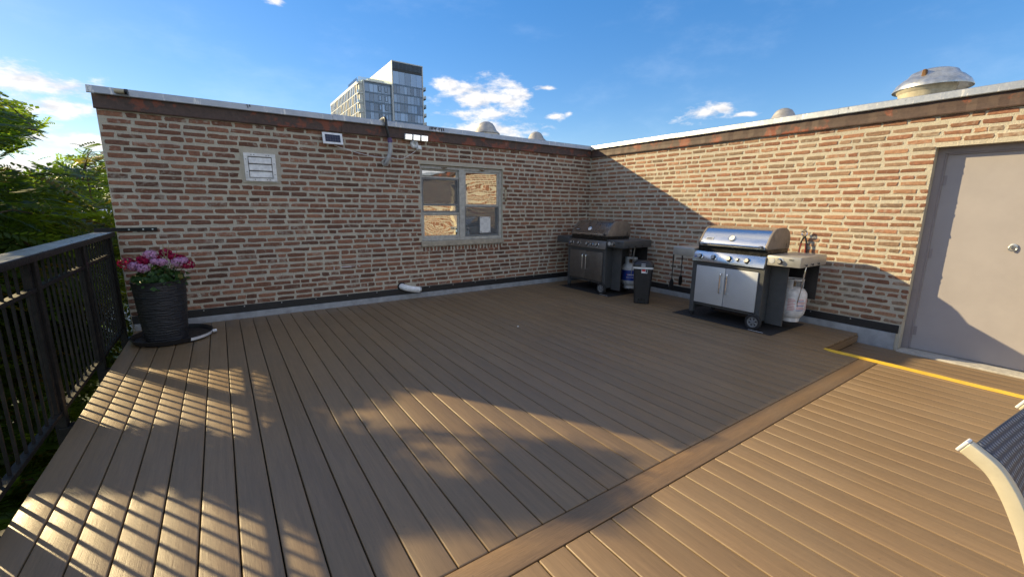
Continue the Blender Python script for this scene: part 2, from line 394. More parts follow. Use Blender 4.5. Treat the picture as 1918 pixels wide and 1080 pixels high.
M['plant_leaf'] = mk_leaf('plant_leaf', (.045, .10, .025), (.12, .25, .03), .35)
M['petal_red'] = mk_leaf('crimson_petal', (.40, .010, .075), (.5, .02, .12), .45)
M['petal_pink'] = mk_leaf('lilac_pink_petal', (.68, .40, .62), (.7, .4, .6), .18)
M['straw'] = plain('dry_stem', (.28, .22, .10), .8)
def mk_pot():
    t = NT('pot_resin'); p = t.obj()
    n = t.noise(t.scale(p, 1, 1, 5.5), 9, 4, .55, .8)
    t.bsdf((.022, .023, .027), .42, 0, t.bump(n, .9, .02), .5); return t.m
M['pot'] = mk_pot()
def mk_sling():
    t = NT('sling_weave'); p = t.node('ShaderNodeTexCoord').outputs['UV']
    x = t.node('ShaderNodeTexWave', {'Vector': p, 'Scale': 22.0, 'Distortion': .3, 'Detail': 1.0}, wave_type='BANDS', bands_direction='X').outputs['Fac']
    z = t.node('ShaderNodeTexWave', {'Vector': p, 'Scale': 24.0, 'Distortion': .3, 'Detail': 1.0}, wave_type='BANDS', bands_direction='Y').outputs['Fac']
    w = t.math('MULTIPLY', x, z); n = t.noise(p, 130, 3)
    col = t.mix(t.remap(w, .1, .7), (.040, .046, .062), (.24, .255, .29)); col = t.mix(t.remap(n, .45, .7, 0, .5), col, (.06, .065, .08))
    t.bsdf(col, .5, 0, t.bump(w, .9, .003), .4); return t.m
M['sling'] = mk_sling()
def mk_ground():
    t = NT('ground'); p = t.pos(); n = t.noise(p, .05, 6); n2 = t.noise(p, 2.0, 6)
    col = t.mix(t.remap(n, .45, .55), (.05, .075, .025), (.10, .095, .085)); col = t.mix(t.remap(n2, .3, .7, 0, .4), col, (.04, .05, .02))
    t.bsdf(col, .95); return t.m
M['ground'] = mk_ground()
def mk_tglass(name, c):
    t = NT(name); r = t.rnd()
    v = t.math('MULTIPLY_ADD', r, .9, .55); vv = t.node('ShaderNodeCombineColor', {0: v, 1: v, 2: v}).outputs[0]
    t.bsdf(t.mix(1.0, c, vv, 'MULTIPLY'), .08, .35, None, .8); return t.m
M['tglass'] = mk_tglass('tower_glass', (.17, .27, .42))
M['tspandrel'] = plain('tower_spandrel', (.10, .16, .24), .3, .2, world=True, scale=.5, bump=0)
M['tframe'] = plain('tower_frame', (.50, .52, .53), .45, .2, scale=.6, amt=.08, bump=0)
M['tpanel'] = plain('tower_pale_panel', (.62, .62, .58), .6, scale=.4, amt=.06, bump=0)
M['tdark'] = plain('tower_dark_recess', (.05, .055, .06), .6, bump=0)

def rebase(root, base):
    """move a root whose parts were modelled in place to its own base point"""
    b = Vector(base); root.location = b
    for c in root.children: c.location = Vector(c.location)-b
def px(P):
    v = np.asarray(P, float)-CAM; z = v@FW
    return 959+FPX*(v@RT)/z, 540+FPX*(v@DN)/z, z

# ------------------------------------------------------------------ the setting
XL = -7.087                       # free end of the left brick wall
HB, HF, HC, HT = 0.166, 2.383, 2.524, 2.597
PITCH, GAP0 = 0.14447, -6.936
TH = 0.026
tag(box('ground', M['ground'], None, -1500, 1500, -1500, 1500, -9.4, -9.0), 'mottled green and grey ground far below the roof deck', 'ground', kind='structure')
roof = thing('roof', 'flat grey roof behind the brick parapets', 'roof', kind='structure')
box('roof_sheet', M['roofing'], roof, -7.05, 16, .30, 15, 2.0, 2.2)
box('roof_sheet', M['roofing'], roof, .30, 16, -11, .30, 1.99, 2.19)
deck = thing('deck', 'brown composite roof deck of long boards with a cross board', 'deck', kind='structure')
def board_mesh(w, y0, y1):
    return MB().box(-w/2, w/2, y1-(y0+y1)/2, y0-(y0+y1)/2, -TH, 0).mesh('board', bevel=.006, seg=3, smooth=True, angle=60)
bw = PITCH-.0055
cache = {}
def board(x0, x1, y0, y1, z=0.0, parent=deck, name='board'):
    k = (round(x1-x0, 3), round(y0, 2), round(y1, 2))
    if k not in cache: cache[k] = board_mesh(x1-x0, y0, y1)
    return link(name, cache[k], M['board'], parent, ((x0+x1)/2, (y0+y1)/2, z))
edges = [(-7.075, GAP0)]+[(GAP0+i*PITCH, GAP0+(i+1)*PITCH) for i in range(47)]+[(GAP0+47*PITCH, -.03)]
NOTCH_X = GAP0+41*PITCH
for i, (a, b) in enumerate(edges):
    a, b = a+.00275, b-.00275
    if b <= NOTCH_X+.01:
        board(a, b, -.024, -4.924); board(a, b, -5.076, -11.0)
    else:
        board(a, b, -.024, -4.598); board(a, b, -7.0, -11.0)
        board(a, b, -4.606, -6.995, -.11)
dv = MB().box(-3.04, 3.04, -.07, .07, -TH, 0).build('cross_board', M['divider'], deck, (-7.075+3.04, -5.0, 0), bevel=.0035, smooth=True)
box('riser', M['divider'], deck, NOTCH_X+.004, -.025, -4.604, -4.59, -.108, -TH-.001)
box('riser', M['divider'], deck, NOTCH_X-.012, NOTCH_X+.001, -6.99, -4.93, -.108, -TH-.001)
box('edge_fascia', M['divider'], deck, -7.079, -7.055, -11, -.03, -.30, -TH-.002)
box('deck_frame', M['tar'], deck, -7.05, -NOTCH_X*0-1.02, -11, -.03, -.5, -.15)
box('deck_frame', M['tar'], deck, -1.018, -.01, -11, -.03, -.5, -.155)
box('building_base', M['mortar'], deck, -7.04, -.02, -11, -.04, -9.0, -.5)
rebase(deck, (-3.5, -5.5, 0))

# ------------------------------------------------------------------ brick walls
def brick_geo(w, h, p, rng):
    """irregular rounded brick face in (u, z, n)"""
    def j(s=.0028): return rng.uniform(-s, s)
    o = [(-w/2, -h/2), (-w/6, -h/2), (w/6, -h/2), (w/2, -h/2), (w/2, 0), (w/2, h/2), (w/6, h/2), (-w/6, h/2), (-w/2, h/2), (-w/2, 0)]
    o = [(a+j(.007), b+j(.0034)) for a, b in o]
    cut = .005
    for k in (0, 3, 5, 8): o[k] = (o[k][0]*(1-rng.uniform(.01, .035)), o[k][1]*(1-rng.uniform(.03, .14)))
    n = len(o); ins = [(a*(1-2*cut/w), b*(1-2*cut/h)) for a, b in o]
    vs = [(a, b, -.006) for a, b in o]+[(a, b, p-.002) for a, b in o]+[(a, b, p+j(.0012)) for a, b in ins]
    fs = []
    for k in range(n):
        m = (k+1) % n
        fs += [(k, m, n+m, n+k), (n+k, n+m, 2*n+m, 2*n+k)]
    fs += [(2*n, 2*n+1, 2*n+8, 2*n+9), (2*n+1, 2*n+2, 2*n+6, 2*n+7, 2*n+8)[:5], (2*n+2, 2*n+3, 2*n+4, 2*n+6)] if False else [tuple(range(2*n, 3*n))]
    return vs, fs
def set_tint(me, cols):
    at = me.color_attributes.new('tint', 'FLOAT_COLOR', 'POINT'); at.data.foreach_set('color', np.asarray(cols, dtype=np.float32).ravel())
def lay_bricks(root, length, mapper, openings, seed, extra=(), lo=0.0, hi=1.0, h0=.036, h1=.045):
    rng = random.Random(seed); bricks = []
    n = 31; ch = (HF-HB)/n
    for k in range(n):
        zc = HB+(k+.5)*ch+rng.uniform(-.002, .002)
        spans = [(0.004, length)]
        for (u0, u1, z0, z1) in openings:
            if zc+.02 > z0 and zc-.02 < z1:
                ns = []
                for a, b in spans:
                    if u1 <= a or u0 >= b: ns.append((a, b)); continue
                    if u0 > a: ns.append((a, u0))
                    if u1 < b: ns.append((u1, b))
                spans = ns
        header = (k % 7 == 4)
        u = -rng.uniform(0, .2) if k % 2 else -rng.uniform(.08, .12)-.1
        drift = rng.uniform(0, 6.28)
        while u < length:
            hd = header and rng.random() < .6 or rng.random() < .05
            L = rng.uniform(.086, .100) if hd else rng.uniform(.186, .207)
            J = rng.uniform(.016, .030)
            for a, b in spans:
                x0, x1 = max(u, a), min(u+L, b)
                if x1-x0 > .035:
                    h = rng.uniform(h0, h1); 
                    wob = .005*math.sin(1.7*(x0+x1)/2+drift)+rng.uniform(-.002, .002)
                    parts = [(x0, x1)]
                    if x1-x0 > .15 and rng.random() < .07:
                        m = x0+(x1-x0)*rng.uniform(.35, .65); parts = [(x0, m-.006), (m+.006, x1)]
                    for p0, p1 in parts:
                        bricks.append(((p0+p1)/2, zc+wob, p1-p0, h))
            u += L+J
    bricks += list(extra)
    geo = []
    for (u, z, w, h) in bricks:
        p = rng.uniform(.0022, .0058); vs, fs = brick_geo(w, h, p, rng)
        c = mapper(u, z, 0); x, y, d = px(c)
        near = -1
        if 0 < x < 1918 and 0 < y < 1080 and d > 0:
            a = px(mapper(u-w/2, z-h/2, 0)); b = px(mapper(u+w/2, z+h/2, 0)); near = abs(a[0]-b[0])*abs(b[1]-a[1])
            near = abs(a[0]-b[0])*(h*FPX/d)
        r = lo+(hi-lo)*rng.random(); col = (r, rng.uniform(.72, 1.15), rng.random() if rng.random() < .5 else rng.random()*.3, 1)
        geo.append((near, c, vs, fs, col))
    geo.sort(key=lambda g: -g[0])
    o0 = np.array(mapper(0, 0, 0))
    rest = MB(); rcol = []
    for i, (nr, c, vs, fs, col) in enumerate(geo):
        loc = [np.array(mapper(a, b, e))-o0 for a, b, e in vs]
        if i < 300:
            mb = MB().add(loc, fs); me = mb.mesh('brick'); set_tint(me, [col]*len(me.vertices))
            link('brick', me, M['brick'], root, tuple(c))
        else:
            rest.add([tuple(np.array(c)+q) for q in loc], fs); rcol += [col]*len(loc)
    me = rest.mesh('further_bricks'); set_tint(me, rcol)
    o = link('further_bricks', me, M['brick'], root); o['kind'] = 'stuff'
mapA = lambda u, z, n: (XL+u, -n, z)
mapB = lambda u, z, n: (-n, -u, z)

wallA = thing('brick_wall', 'shaded brown brick parapet wall with a window behind the flower pot', 'wall')
WX0, WX1, WZ0, WZ1 = -3.572, -2.075, .885, 2.05
LA = -XL
def core(parent, pieces):
    mb = MB()
    for p in pieces: mb.box(*p)
    return mb.build('mortar_bed', M['mortar'], parent)
core(wallA, [(XL, WX0, 0, .3, -.6, HC), (WX1, .3, 0, .3, -.6, HC), (WX0, WX1, 0, .3, -.6, WZ0-.085), (WX0, WX1, 0, .3, WZ1, HC)])
box('side_wall', M['mortar'], wallA, XL, XL+.3, .3, 15, -9, HC)
rr = random.Random(5)
rowlock = [(WX0-XL+.03+i*.062, WZ0-.125, rr.uniform(.032, .044), rr.uniform(.058, .07)) for i in range(24)]
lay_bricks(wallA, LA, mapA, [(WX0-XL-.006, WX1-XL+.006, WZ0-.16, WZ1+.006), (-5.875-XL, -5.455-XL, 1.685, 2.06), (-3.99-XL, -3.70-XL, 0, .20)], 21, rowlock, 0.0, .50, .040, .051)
wallB = thing('brick_wall', 'sunlit tan brick parapet wall with a grey metal door', 'wall')
DY0, DY1, DZ1 = -4.965, -6.03, 2.07
core(wallB, [(0, .3, 0, DY0, -.6, HC), (0, .3, DY1, -11, -.6, HC), (0, .3, DY0, DY1, DZ1, HC), (0, .3, DY0, DY1, -.6, -.14)])
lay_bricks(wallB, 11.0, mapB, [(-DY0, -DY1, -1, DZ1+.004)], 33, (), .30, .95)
# coping, fascia and base flashings, in the lengths the sheets come in
def runs(a, b, n, rng):
    cuts = [a+(b-a)*i/n+(rng.uniform(-.15, .15) if 0 < i < n else 0) for i in range(n+1)]
    return list(zip(cuts[:-1], cuts[1:]))
cr = random.Random(9)
def coping_prof(t0, dz):   # (n, z): n outwards, drip edge in front
    return [(.055, HC-.004+dz), (.06, HC+.004+dz), (.05, HT-.006+dz), (.043, HT+dz), (-.33, HT+.012+dz), (-.35, HC+dz), (-.345, HC+dz), (-.326, HT+.004+dz), (.035, HT-.008+dz)]
for a, b in runs(XL-.045, -.062, 3, cr):
    dz = cr.uniform(-.003, .004); m = MB().prism([(-n, z) for n, z in coping_prof(0, dz)], 'x', a+.0015, b-.0015); m.build('coping', M['coping'], wallA)
for a, b in runs(.34, -11, 5, cr):
    dz = cr.uniform(-.003, .004); m = MB().prism([(-n, z) for n, z in coping_prof(0, dz)], 'y', a-.0015, b+.0015); m.build('coping', M['coping'], wallB)
def fascia(parent, axis, a, b, seed):
    rng = random.Random(seed); n = 40; mb = MB()
    for i in range(n+1):
        t = a+(b-a)*i/n; w = .002*rng.uniform(-1, 1); q = .026+.003*rng.uniform(-1, 1)
        sec = [(0.002, HC-.002), (q, HC-.002), (q+w, HF+.06), (q+.004, HF+.018), (q+.010, HF+.008+w), (q+.006, HF-.004+w), (.002, HF-.004)]
        for (nn, z) in sec: mb.v.append((t, -nn, z) if axis == 'x' else (-nn, t, z))
    k = 7
    for i in range(n):
        for j in range(k): mb.f.append((i*k+j, i*k+(j+1) % k, (i+1)*k+(j+1) % k, (i+1)*k+j))
    mb.f += [tuple(range(k)), tuple(n*k+j for j in range(k))]
    return mb.build('fascia', M['fascia'], parent)
for (a, b), s in zip(runs(XL-.015, -.04, 3, cr), (1, 2, 3)): fascia(wallA, 'x', a+.001, b-.001, s)
for (a, b), s in zip(runs(-.002, -11, 4, cr), (4, 5, 6, 7)): fascia(wallB, 'y', a-.001, b+.001, s)
def strip(name, mat, parent, axis, a, b, n0, n1, z0, z1, lip=0):
    poly = [(-n0, z0), (-n1-lip, z0), (-n1, z0+.012), (-n1, z1-.008), (-n0-.002, z1)]
    return MB().prism(poly, axis, a, b).build(name, mat, parent)
for a, b in runs(XL+.02, -.022, 4, cr):
    strip('base_flashing', M['flash'], wallA, 'x', a+.001, b-.001, .001, .018, -.12, .078, .004)
strip('membrane_strip', M['membrane'], wallA, 'x', XL+.01, -.014, .001, .014, .079, HB+.004)
for a, b in runs(-.02, -4.93, 3, cr):
    strip('base_flashing', M['flash'], wallB, 'y', a-.001, b+.001, .001, .018, -.14, .078, .004)
strip('membrane_strip', M['membrane'], wallB, 'y', -.014, -4.945, .001, .014, .079, HB+.004)
def bolt_row(parent, axis, xs, n, z):
    for t in xs:
        m = MB().lathe([(.0, 0), (.008, .001), (.007, .005), (.0, .006)], 8, (0, 0, 0), 'y' if axis == 'x' else 'x', caps=False)
        o = m.build('bolt', M['galv'], parent, (t, -n, z) if axis == 'x' else (-n, t, z))
        o.scale = (1, -1, 1) if axis == 'x' else (-1, 1, 1)
bolt_row(wallA, 'x', [XL+.25+i*.42 for i in range(16)], .0145, .152)
bolt_row(wallB, 'y', [-.3-i*.42 for i in range(11)], .0145, .152)
# tar marks left on the coping
tr = random.Random(2)
for (c0, num) in ((-3.42, 6), (-3.27, 4), (-5.75, 2)):
    for i in range(num):
        x = c0+i*.022+tr.uniform(-.006, .006); h = tr.uniform(.02, .05); w = tr.uniform(.004, .009); s = tr.uniform(-.008, .008)
        z1 = HT-.008
        MB().prism([(x, z1), (x+w, z1), (x+w+s, z1-h), (x+s, z1-h*.9)], 'y', -.0645, -.052).build('tar_mark', M['tar'], wallA)

# --- window (part of the shaded wall)
win = MB()
D0, D1 = .035, .115               # frame depth range behind the brick face
xm = -2.842
for b in [(WX0, WX1, D0, D1, WZ1-.055, WZ1), (WX0, WX1, D0, D1, WZ0, WZ0+.045), (WX0, WX0+.035, D0, D1, WZ0+.045, WZ1-.055),
          (WX1-.05, WX1, D0, D1, WZ0+.045, WZ1-.055), (xm-.05, xm+.045, D0-.004, D1, WZ0+.045, WZ1-.055)]:
    win.box(*b)
win = win.build('window', M['frame'], wallA)
def sash(x0, x1, z0, z1, y0, w=.03, mat='frame', name='sash'):
    m = MB().box(x0, x1, y0, y0+.025, z1-w, z1).box(x0, x1, y0, y0+.025, z0, z0+w).box(x0, x0+w, y0, y0+.025, z0+w, z1-w).box(x1-w, x1, y0, y0+.025, z0+w, z1-w)
    return m.build(name, M[mat], win)
def pane(x0, x1, z0, z1, y): return box('pane', M['glass'], win, x0, x1, y, y+.004, z0, z1)
lx0, lx1, rx0, rx1 = WX0+.037, xm-.052, xm+.047, WX1-.052
sash(lx0, lx1, 1.315, WZ1-.057, .075); pane(lx0+.031, lx1-.031, 1.346, WZ1-.089, .088)
sash(lx0, lx1, WZ0+.047, 1.312, .048); pane(lx0+.031, lx1-.031, WZ0+.079, 1.281, .060)
box('meeting_rail', M['frame'], win, lx0, lx1, .040, .072, 1.857, 1.878)
box('meeting_rail', M['frame'], win, lx0, lx1, .036, .0475, 1.300, 1.325)
sash(lx0+.004, lx1-.004, 1.33, 1.855, .050, .022, 'grey_plastic', 'screen_frame')
box('screen_bar', M['grey_plastic'], win, lx0+.026, lx1-.026, .052, .068, 1.43, 1.462)
box('insect_screen', M['screen'], win, lx0+.026, lx1-.026, .062, .063, 1.463, 1.832)
sash(rx0, rx1, 1.43, WZ1-.057, .048); pane(rx0+.031, rx1-.031, 1.461, WZ1-.089, .060)
sash(rx0, rx1, WZ0+.047, 1.455, .075); pane(rx0+.031, rx1-.031, WZ0+.079, 1.424, .088)
sash(rx0+.002, rx1-.002, WZ0+.049, 1.428, .046, .02, 'grey_plastic', 'screen_frame')
box('insect_screen', M['screen'], win, rx0+.023, rx1-.023, .055, .056, WZ0+.07, 1.405)
note = box('paper_notice', M['paper'], win, -2.50, -2.29, .0500, .0520, .985, 1.255)
for (a, b, c, d) in ((-2.485, -2.47, 1.235, 1.25), (-2.32, -2.305, 1.235, 1.25), (-2.485, -2.47, .99, 1.005), (-2.32, -2.305, .99, 1.005)):
    box('pin', M['black_print'], win, a, b, .0480, .0498, c, d)
for cx, s in ((-3.16, 1), (-2.46, -1)):
    m = MB().tube(arc((cx-.05, .036, WZ1-.028), (cx, .018, WZ1-.062), (cx+.05, .036, WZ1-.028)), .006, 6).box(cx-.015*s, cx+.05*s, .022, .034, WZ1-.04, WZ1-.028)
    m.build('sash_lock', M['brass'], win)
box('sill', M['stone'], win, WX0-.015, WX1+.015, -.035, .12, WZ0-.082, WZ0-.004, bevel=.006)
box('head_flashing', M['brass'], win, WX0, WX1, .004, .11, WZ1-.006, WZ1-.0005)
rm = MB().box(WX0-.3, WX1+.3, 2.2, 2.22, .2, 2.36).box(WX0-.32, WX0-.3, .305, 2.2, .2, 2.36).box(WX1+.3, WX1+.32, .305, 2.2, .2, 2.36).box(WX0-.3, WX1+.3, .305, 2.2, .18, .2).box(WX0-.3, WX1+.3, .305, 2.2, 2.14, 2.16)
rm.build('room', M['dark_room'], win)
for z in [1.45+i*.05 for i in range(11)]:
    MB().prism([(.17, z), (.19, z+.03), (.192, z+.03), (.172, z)], 'x', rx0, rx1).build('blind_slat', M['paper'], win)

# --- door (part of the sunlit wall)
RD = .135
door = box('door', M['door'], wallB, RD, RD+.045, DY0-.062, DY1+.062, -.085, DZ1-.062, bevel=.002)
fr = MB().box(.105, RD+.07, DY0-.0005, DY0-.058, -.14, DZ1-.001).box(.105, RD+.07, DY1+.058, DY1+.0005, -.14, DZ1-.001).box(.105, RD+.07, DY0-.058, DY1+.058, DZ1-.058, DZ1-.001)
fr.box(RD-.02, RD-.002, DY0-.058, DY0-.072, -.085, DZ1-.06).box(RD-.02, RD-.002, DY0-.074, DY1+.07, DZ1-.074, DZ1-.058)
fr.build('door_frame', M['door_frame'], door, bevel=.0015)
for z in (.12, .98, 1.74):
    MB().tube([(RD-.012, DY0-.066, z-.05), (RD-.012, DY0-.066, z+.05)], .009, 8).box(RD-.004, RD-.0005, DY0-.066, DY0-.1, z-.05, z+.05).build('hinge', M['door_frame'], door)
h = MB().lathe([(.0, 0), (.030, 0), (.028, -.010), (.012, -.014), (.0, -.014)], 16, (RD, -5.62, 1.10), 'x', caps=False)
h.tube([(RD-.018-.01*math.sin(a), -5.62+.026*math.sin(a), 1.085+.026*math.cos(a)) for a in [i*2*math.pi/16 for i in range(17)]], .006, 6, False)
h.build('ring_pull', M['galv'], door, smooth=True)
box('threshold', M['concrete'], wallB, -.075, .3, DY0-.002, DY1+.002, -.135, -.092, bevel=.008)
rebase(wallA, (-3.5, 0, 0)); rebase(wallB, (0, -5.5, 0))

tape = MB(); tr = random.Random(4); n = 30
pts = []
for i in range(n+1):
    y = -4.615-2.35*i/n; pts.append((y, -1.112+tr.uniform(-.004, .004)+.006*math.sin(y*2.3), -1.022+tr.uniform(-.003, .003)+.006*math.sin(y*2.3)))
pts[0] = (pts[0][0], -1.066, pts[0][2]); 
for i, (y, a, b) in enumerate(pts): tape.v += [(a, y, .0042), (b, y, .0042), (a, y, .0014), (b, y, .0014)]
for i in range(n):
    k = 4*i; tape.f += [(k, k+1, k+5, k+4), (k, k+4, k+6, k+2), (k+1, k+3, k+7, k+5), (k+2, k+6, k+7, k+3)]
tape.f += [(0, 2, 3, 1), (4*n, 4*n+1, 4*n+3, 4*n+2)]
tp = tape.build('safety_tape', M['yellow']); rebase(tp, (0, 0, 0))
tag(tp, 'yellow tape stuck along the deck edge in front of the door', 'tape')

# ------------------------------------------------------------------ railing
rail = thing('railing', 'black steel railing with flat top rail along the deck edge', 'railing')
RX = -7.165
posts = [-.040, -1.165, -2.36, -3.555, -4.75, -5.945, -7.14, -8.335]
box('top_rail', M['black_metal'], rail, -7.262, -7.098, -8.45, -.004, 1.072, 1.1145, bevel=.003, smooth=True)
box('rail_sheen_plate', M['rail_sheen'], rail, -7.258, -7.102, -8.449, -.005, 1.1147, 1.1185, bevel=.001)  # added thin plate; the light on the rail's top is in its colour
for z0, z1 in ((.872, .897), (.028, .056)):
    box('rail', M['black_metal'], rail, RX-.022, RX+.022, -8.45, -.01, z0, z1, bevel=.002)
post_me = MB().box(-.030, .030, -.030, .030, -.42, 1.071).box(-.012, .062, -.045, .045, -.28, -.06).mesh('post', bevel=.003)
stile_me = MB().box(-.016, .016, -.022, .022, .057, 1.071).mesh('stile', bevel=.002)
bal_me = MB().box(-.0065, .0065, -.0065, .0065, .0565, 1.0715).mesh('baluster')
for y in posts:
    link('post', post_me, M['black_metal'], rail, (RX+.002, y, 0))
for a, b in zip(posts[:-1], posts[1:]):
    for y in (a-.058, b+.058): link('stile', stile_me, M['black_metal'], rail, (RX, y, 0))
    n = 9; s = (a-b-.116)/(n+.2)
    for i in range(n):
        link('baluster', bal_me, M['black_metal'], rail, (RX, a-.058-s*(i+.6), 0))
bk = MB().box(-7.26, -6.74, -.022, -.012, 1.119, 1.160).box(-7.26, -7.10, -.05, -.012, 1.1189, 1.123)
bk = bk.build('wall_bracket', M['black_metal'], rail, bevel=.001)
for x in (-6.78, -6.86, -6.98): MB().lathe([(.0, -.027), (.008, -.026), (.008, -.022)], 8, (x, 0, 1.14), 'y').build('bolt', M['galv'], bk)
rebase(rail, (RX, -4.2, 0))

# ------------------------------------------------------------------ grills
def eul(X, Y, Z): return Matrix(((X[0], Y[0], Z[0]), (X[1], Y[1], Z[1]), (X[2], Y[2], Z[2]))).to_euler()
def grill(label, lidm, doorm, panelm, shelfm, dy, letters):
    g = thing('gas_grill', label, 'grill', group='gas grills by the wall')
    body = MB().box(-.945, -.41, -3.045, -3.03, .10, .744).box(-.945, -.41, -3.895, -3.88, .10, .744).box(-.425, -.41, -3.046, -3.879, .10, .744)
    body.box(-.955, -.42, -3.046, -3.879, .165, .19).box(-.975, -.93, -3.05, -3.875, .698, .744)
    body.build('cabinet', M['char_paint'], g)
    leg = MB().box(-.023, .023, -.03, .03, 0, .744).mesh('leg', bevel=.003)
    for x in (-.955, -.42):
        for y in (-3.02, -3.875): link('leg', leg, M['char_paint'], g, (x, y, .06 if y > -3.5 else .03))
    for (y0, y1, hy) in ((-3.058, -3.447, -3.408), (-3.453, -3.842, -3.492)):
        d = box('door', M[doorm], g, -.992, -.972, y0, y1, .205, .693, bevel=.004, smooth=True)
        MB().tube(spline([(-.991, hy, .375), (-1.018, hy, .375), (-1.028, hy, .395), (-1.028, hy, .5), (-1.028, hy, .605), (-1.018, hy, .625), (-.991, hy, .625)], 3),   .0095, 8).build('handle', M['chrome'], d, smooth=True)
    MB().prism([(-1.005, .748), (-.962, .872), (-.955, .880), (-.80, .880), (-.80, .748)], 'y', -2.992, -3.898).build('control_panel', M[panelm], g, bevel=.002, smooth=True)
    box('panel_side', M['char_paint'], g, -.985, -.80, -3.8985, -3.909, .75, .872)
    box('panel_trim', M['black_gloss'], g, -1.0, -.94, -2.994, -3.896, .744, .7478)
    nrm = Vector((-.945, 0, .328)).normalized(); ry = math.asin(.328)
    def knob(y, r, name='knob', mats=('steel', 'black_plastic'), x=-.9835, z=.812, tilt=ry, sh_=None):
        k = MB().lathe([(0, 0), (r*1.35, 0), (r*1.35, -.004), (r*1.05, -.006)], 20, (0, 0, 0), 'x', caps=False).build(name, M['chrome'], g, (x, y, z), smooth=True)
        k.rotation_euler = (0, tilt, 0)
        MB().lathe([(r, -.005), (r*.92, -.03), (r*.82, -.034), (0, -.034)], 20, (0, 0, 0), 'x', caps=False).build('knob_grip', M[mats[1]], k, smooth=True)
        MB().lathe([(0, -.0345), (r*.80, -.0345), (r*.76, -.037), (0, -.037)], 20, (0, 0, 0), 'x', caps=False).build('knob_face', M[mats[0]], k, smooth=True)
        return k
    for y in (-3.09, -3.275, -3.48, -3.70): knob(y, .029, mats=('shelf_grey', 'black_plastic'))
    knob(-3.588, .018, 'igniter', ('shelf_grey', 'black_plastic'))
    MB().lathe([(0, 0), (.012, 0), (.011, -.004), (0, -.005)], 14, (0, 0, 0), 'x', caps=False).build('badge', M['blue_print'], g, (-.9855, -3.025, .806), smooth=True).rotation_euler = (0, ry, 0)
    fb = MB().box(-.93, -.42, -3.022, -3.888, .8805, .944).box(-.945, -.40, -3.03, -3.88, .944, .9525)
    fb.build('firebox', M['black_gloss'], g)
    prof = [(-.945, .955), (-.940, 1.0), (-.865, 1.105), (-.815, 1.160), (-.775, 1.183), (-.70, 1.198), (-.60, 1.203), (-.50, 1.193), (-.435, 1.160), (-.395, 1.10), (-.385, 1.02), (-.392, .955)]
    lid = MB().prism(prof, 'y', -3.051, -3.859).build('lid', M[lidm], g, smooth=True, angle=30)
    big = [(-.665+(x+.665)*1.012, .955+(z-.955)*1.02) for x, z in prof]
    for y0, y1 in ((-3.026, -3.0505), (-3.8595, -3.886)): MB().prism(big, 'y', y0, y1).build('lid_end', M['cast'], lid, bevel=.004, smooth=True, angle=30)
    for y in (-3.062, -3.849):
        for (x, z) in ((-.925, 1.022), (-.852, 1.12)):
            MB().lathe([(0, 0), (.006, 0), (.004, -.004), (0, -.0045)], 8, (0, 0, 0), 'x', caps=False).build('rivet', M['chrome'], lid, (x, y, z)).rotation_euler = (0, R(36), 0)
    box('end_slot', M['black_gloss'], lid, -.475, -.465, -3.8862, -3.8885, .965, 1.02)
    hd = MB().tube([(-.992, -3.075, .985), (-.992, -3.835, .985)], .0115, 10)
    hd.build('lid_handle', M['chrome'], lid, smooth=True)
    for y in (-3.075, -3.82): box('handle_bracket', M['black_plastic'], lid, -1.0, -.938, y-.013, y+.013, .972, .999, bevel=.003)
    sl = math.atan2(.075, .105)    # tilt of the lid's face
    n = Vector((-math.cos(sl), 0, math.sin(sl))); up = Vector((math.sin(sl), 0, math.cos(sl)))
    c = Vector((-.897, -3.44, 1.060))
    th = MB().lathe([(0, -.004), (.036, -.004), (.040, -.010), (.040, -.016), (.034, -.020)], 24, (0, 0, 0), 'x', caps=False).build('thermometer', M['chrome'], lid, c, smooth=True); th.rotation_euler = (0, sl, 0)
    MB().lathe([(0, -.0175), (.0345, -.0175)], 24, (0, 0, 0), 'x', caps=False).build('dial', M['white_print'], th)
    box('needle', M['black_print'], th, -.0188, -.0178, -.002, .002, -.006, .024)
    bc = Vector((-.909, -3.155, 1.044))+n*.001
    pl = MB().prism([(-.052, -.019), (.046, -.019), (.054, .019), (-.046, .019)], 'z', .0004, .0034).build('badge', M['galv'] if letters else M['black_print'], lid, bc, bevel=.001)
    pl.rotation_euler = eul((0, -1, 0), up, n)
    text_mesh('lettering', 'weber', .030, M['black_print'] if letters else M['white_print'], pl, (0, .001, .0042), (0, 0, 0))
    # side shelves
    for nm, y0, y1 in (('side_shelf', -2.672, -2.989), ('side_shelf', -3.912, -4.262)):
        s = MB().prism([(-.978, .792), (-.975, .898), (-.962, .907), (-.30, .907), (-.295, .80), (-.31, .792)], 'y', y0, y1).build(nm, M[shelfm], g, bevel=.005, smooth=True, angle=50)
        ye = y1-.001 if y0 < -3.5 else y0+.001; sg = -1 if y0 < -3.5 else 1
        for x in (-.86, -.70, -.54):
            MB().tube([(x, ye, .822), (x, ye+sg*.012, .818), (x, ye+sg*.016, .808), (x, ye+sg*.018, .83)], .005, 6).build('tool_hook', M['black_plastic'], s)
    MB().lathe([(0, 0), (.031, 0), (.030, -.003), (0, -.004)], 20, (0, 0, 0), 'x', caps=False).build('burner_plate', M['satin'], g, (-.9775, -3.965, .848), smooth=True)
    knob(-4.055, .027, mats=('shelf_grey', 'black_plastic'), x=-.9775, z=.848, tilt=0)
    t = text_mesh('lettering', 'SPIRIT', .020, M['black_print'], g, (-.9785, -4.168, .872), eul((0, -1, 0), (0, 0, 1), (-1, 0, 0)))
    box('tank_panel', M['char_paint'], g, -.815, -.795, -3.897, -4.088, .07, .788, bevel=.003)
    box('tank_panel', M['black_plastic'], g, -.335, -.322, -3.897, -4.215, .36, .788)
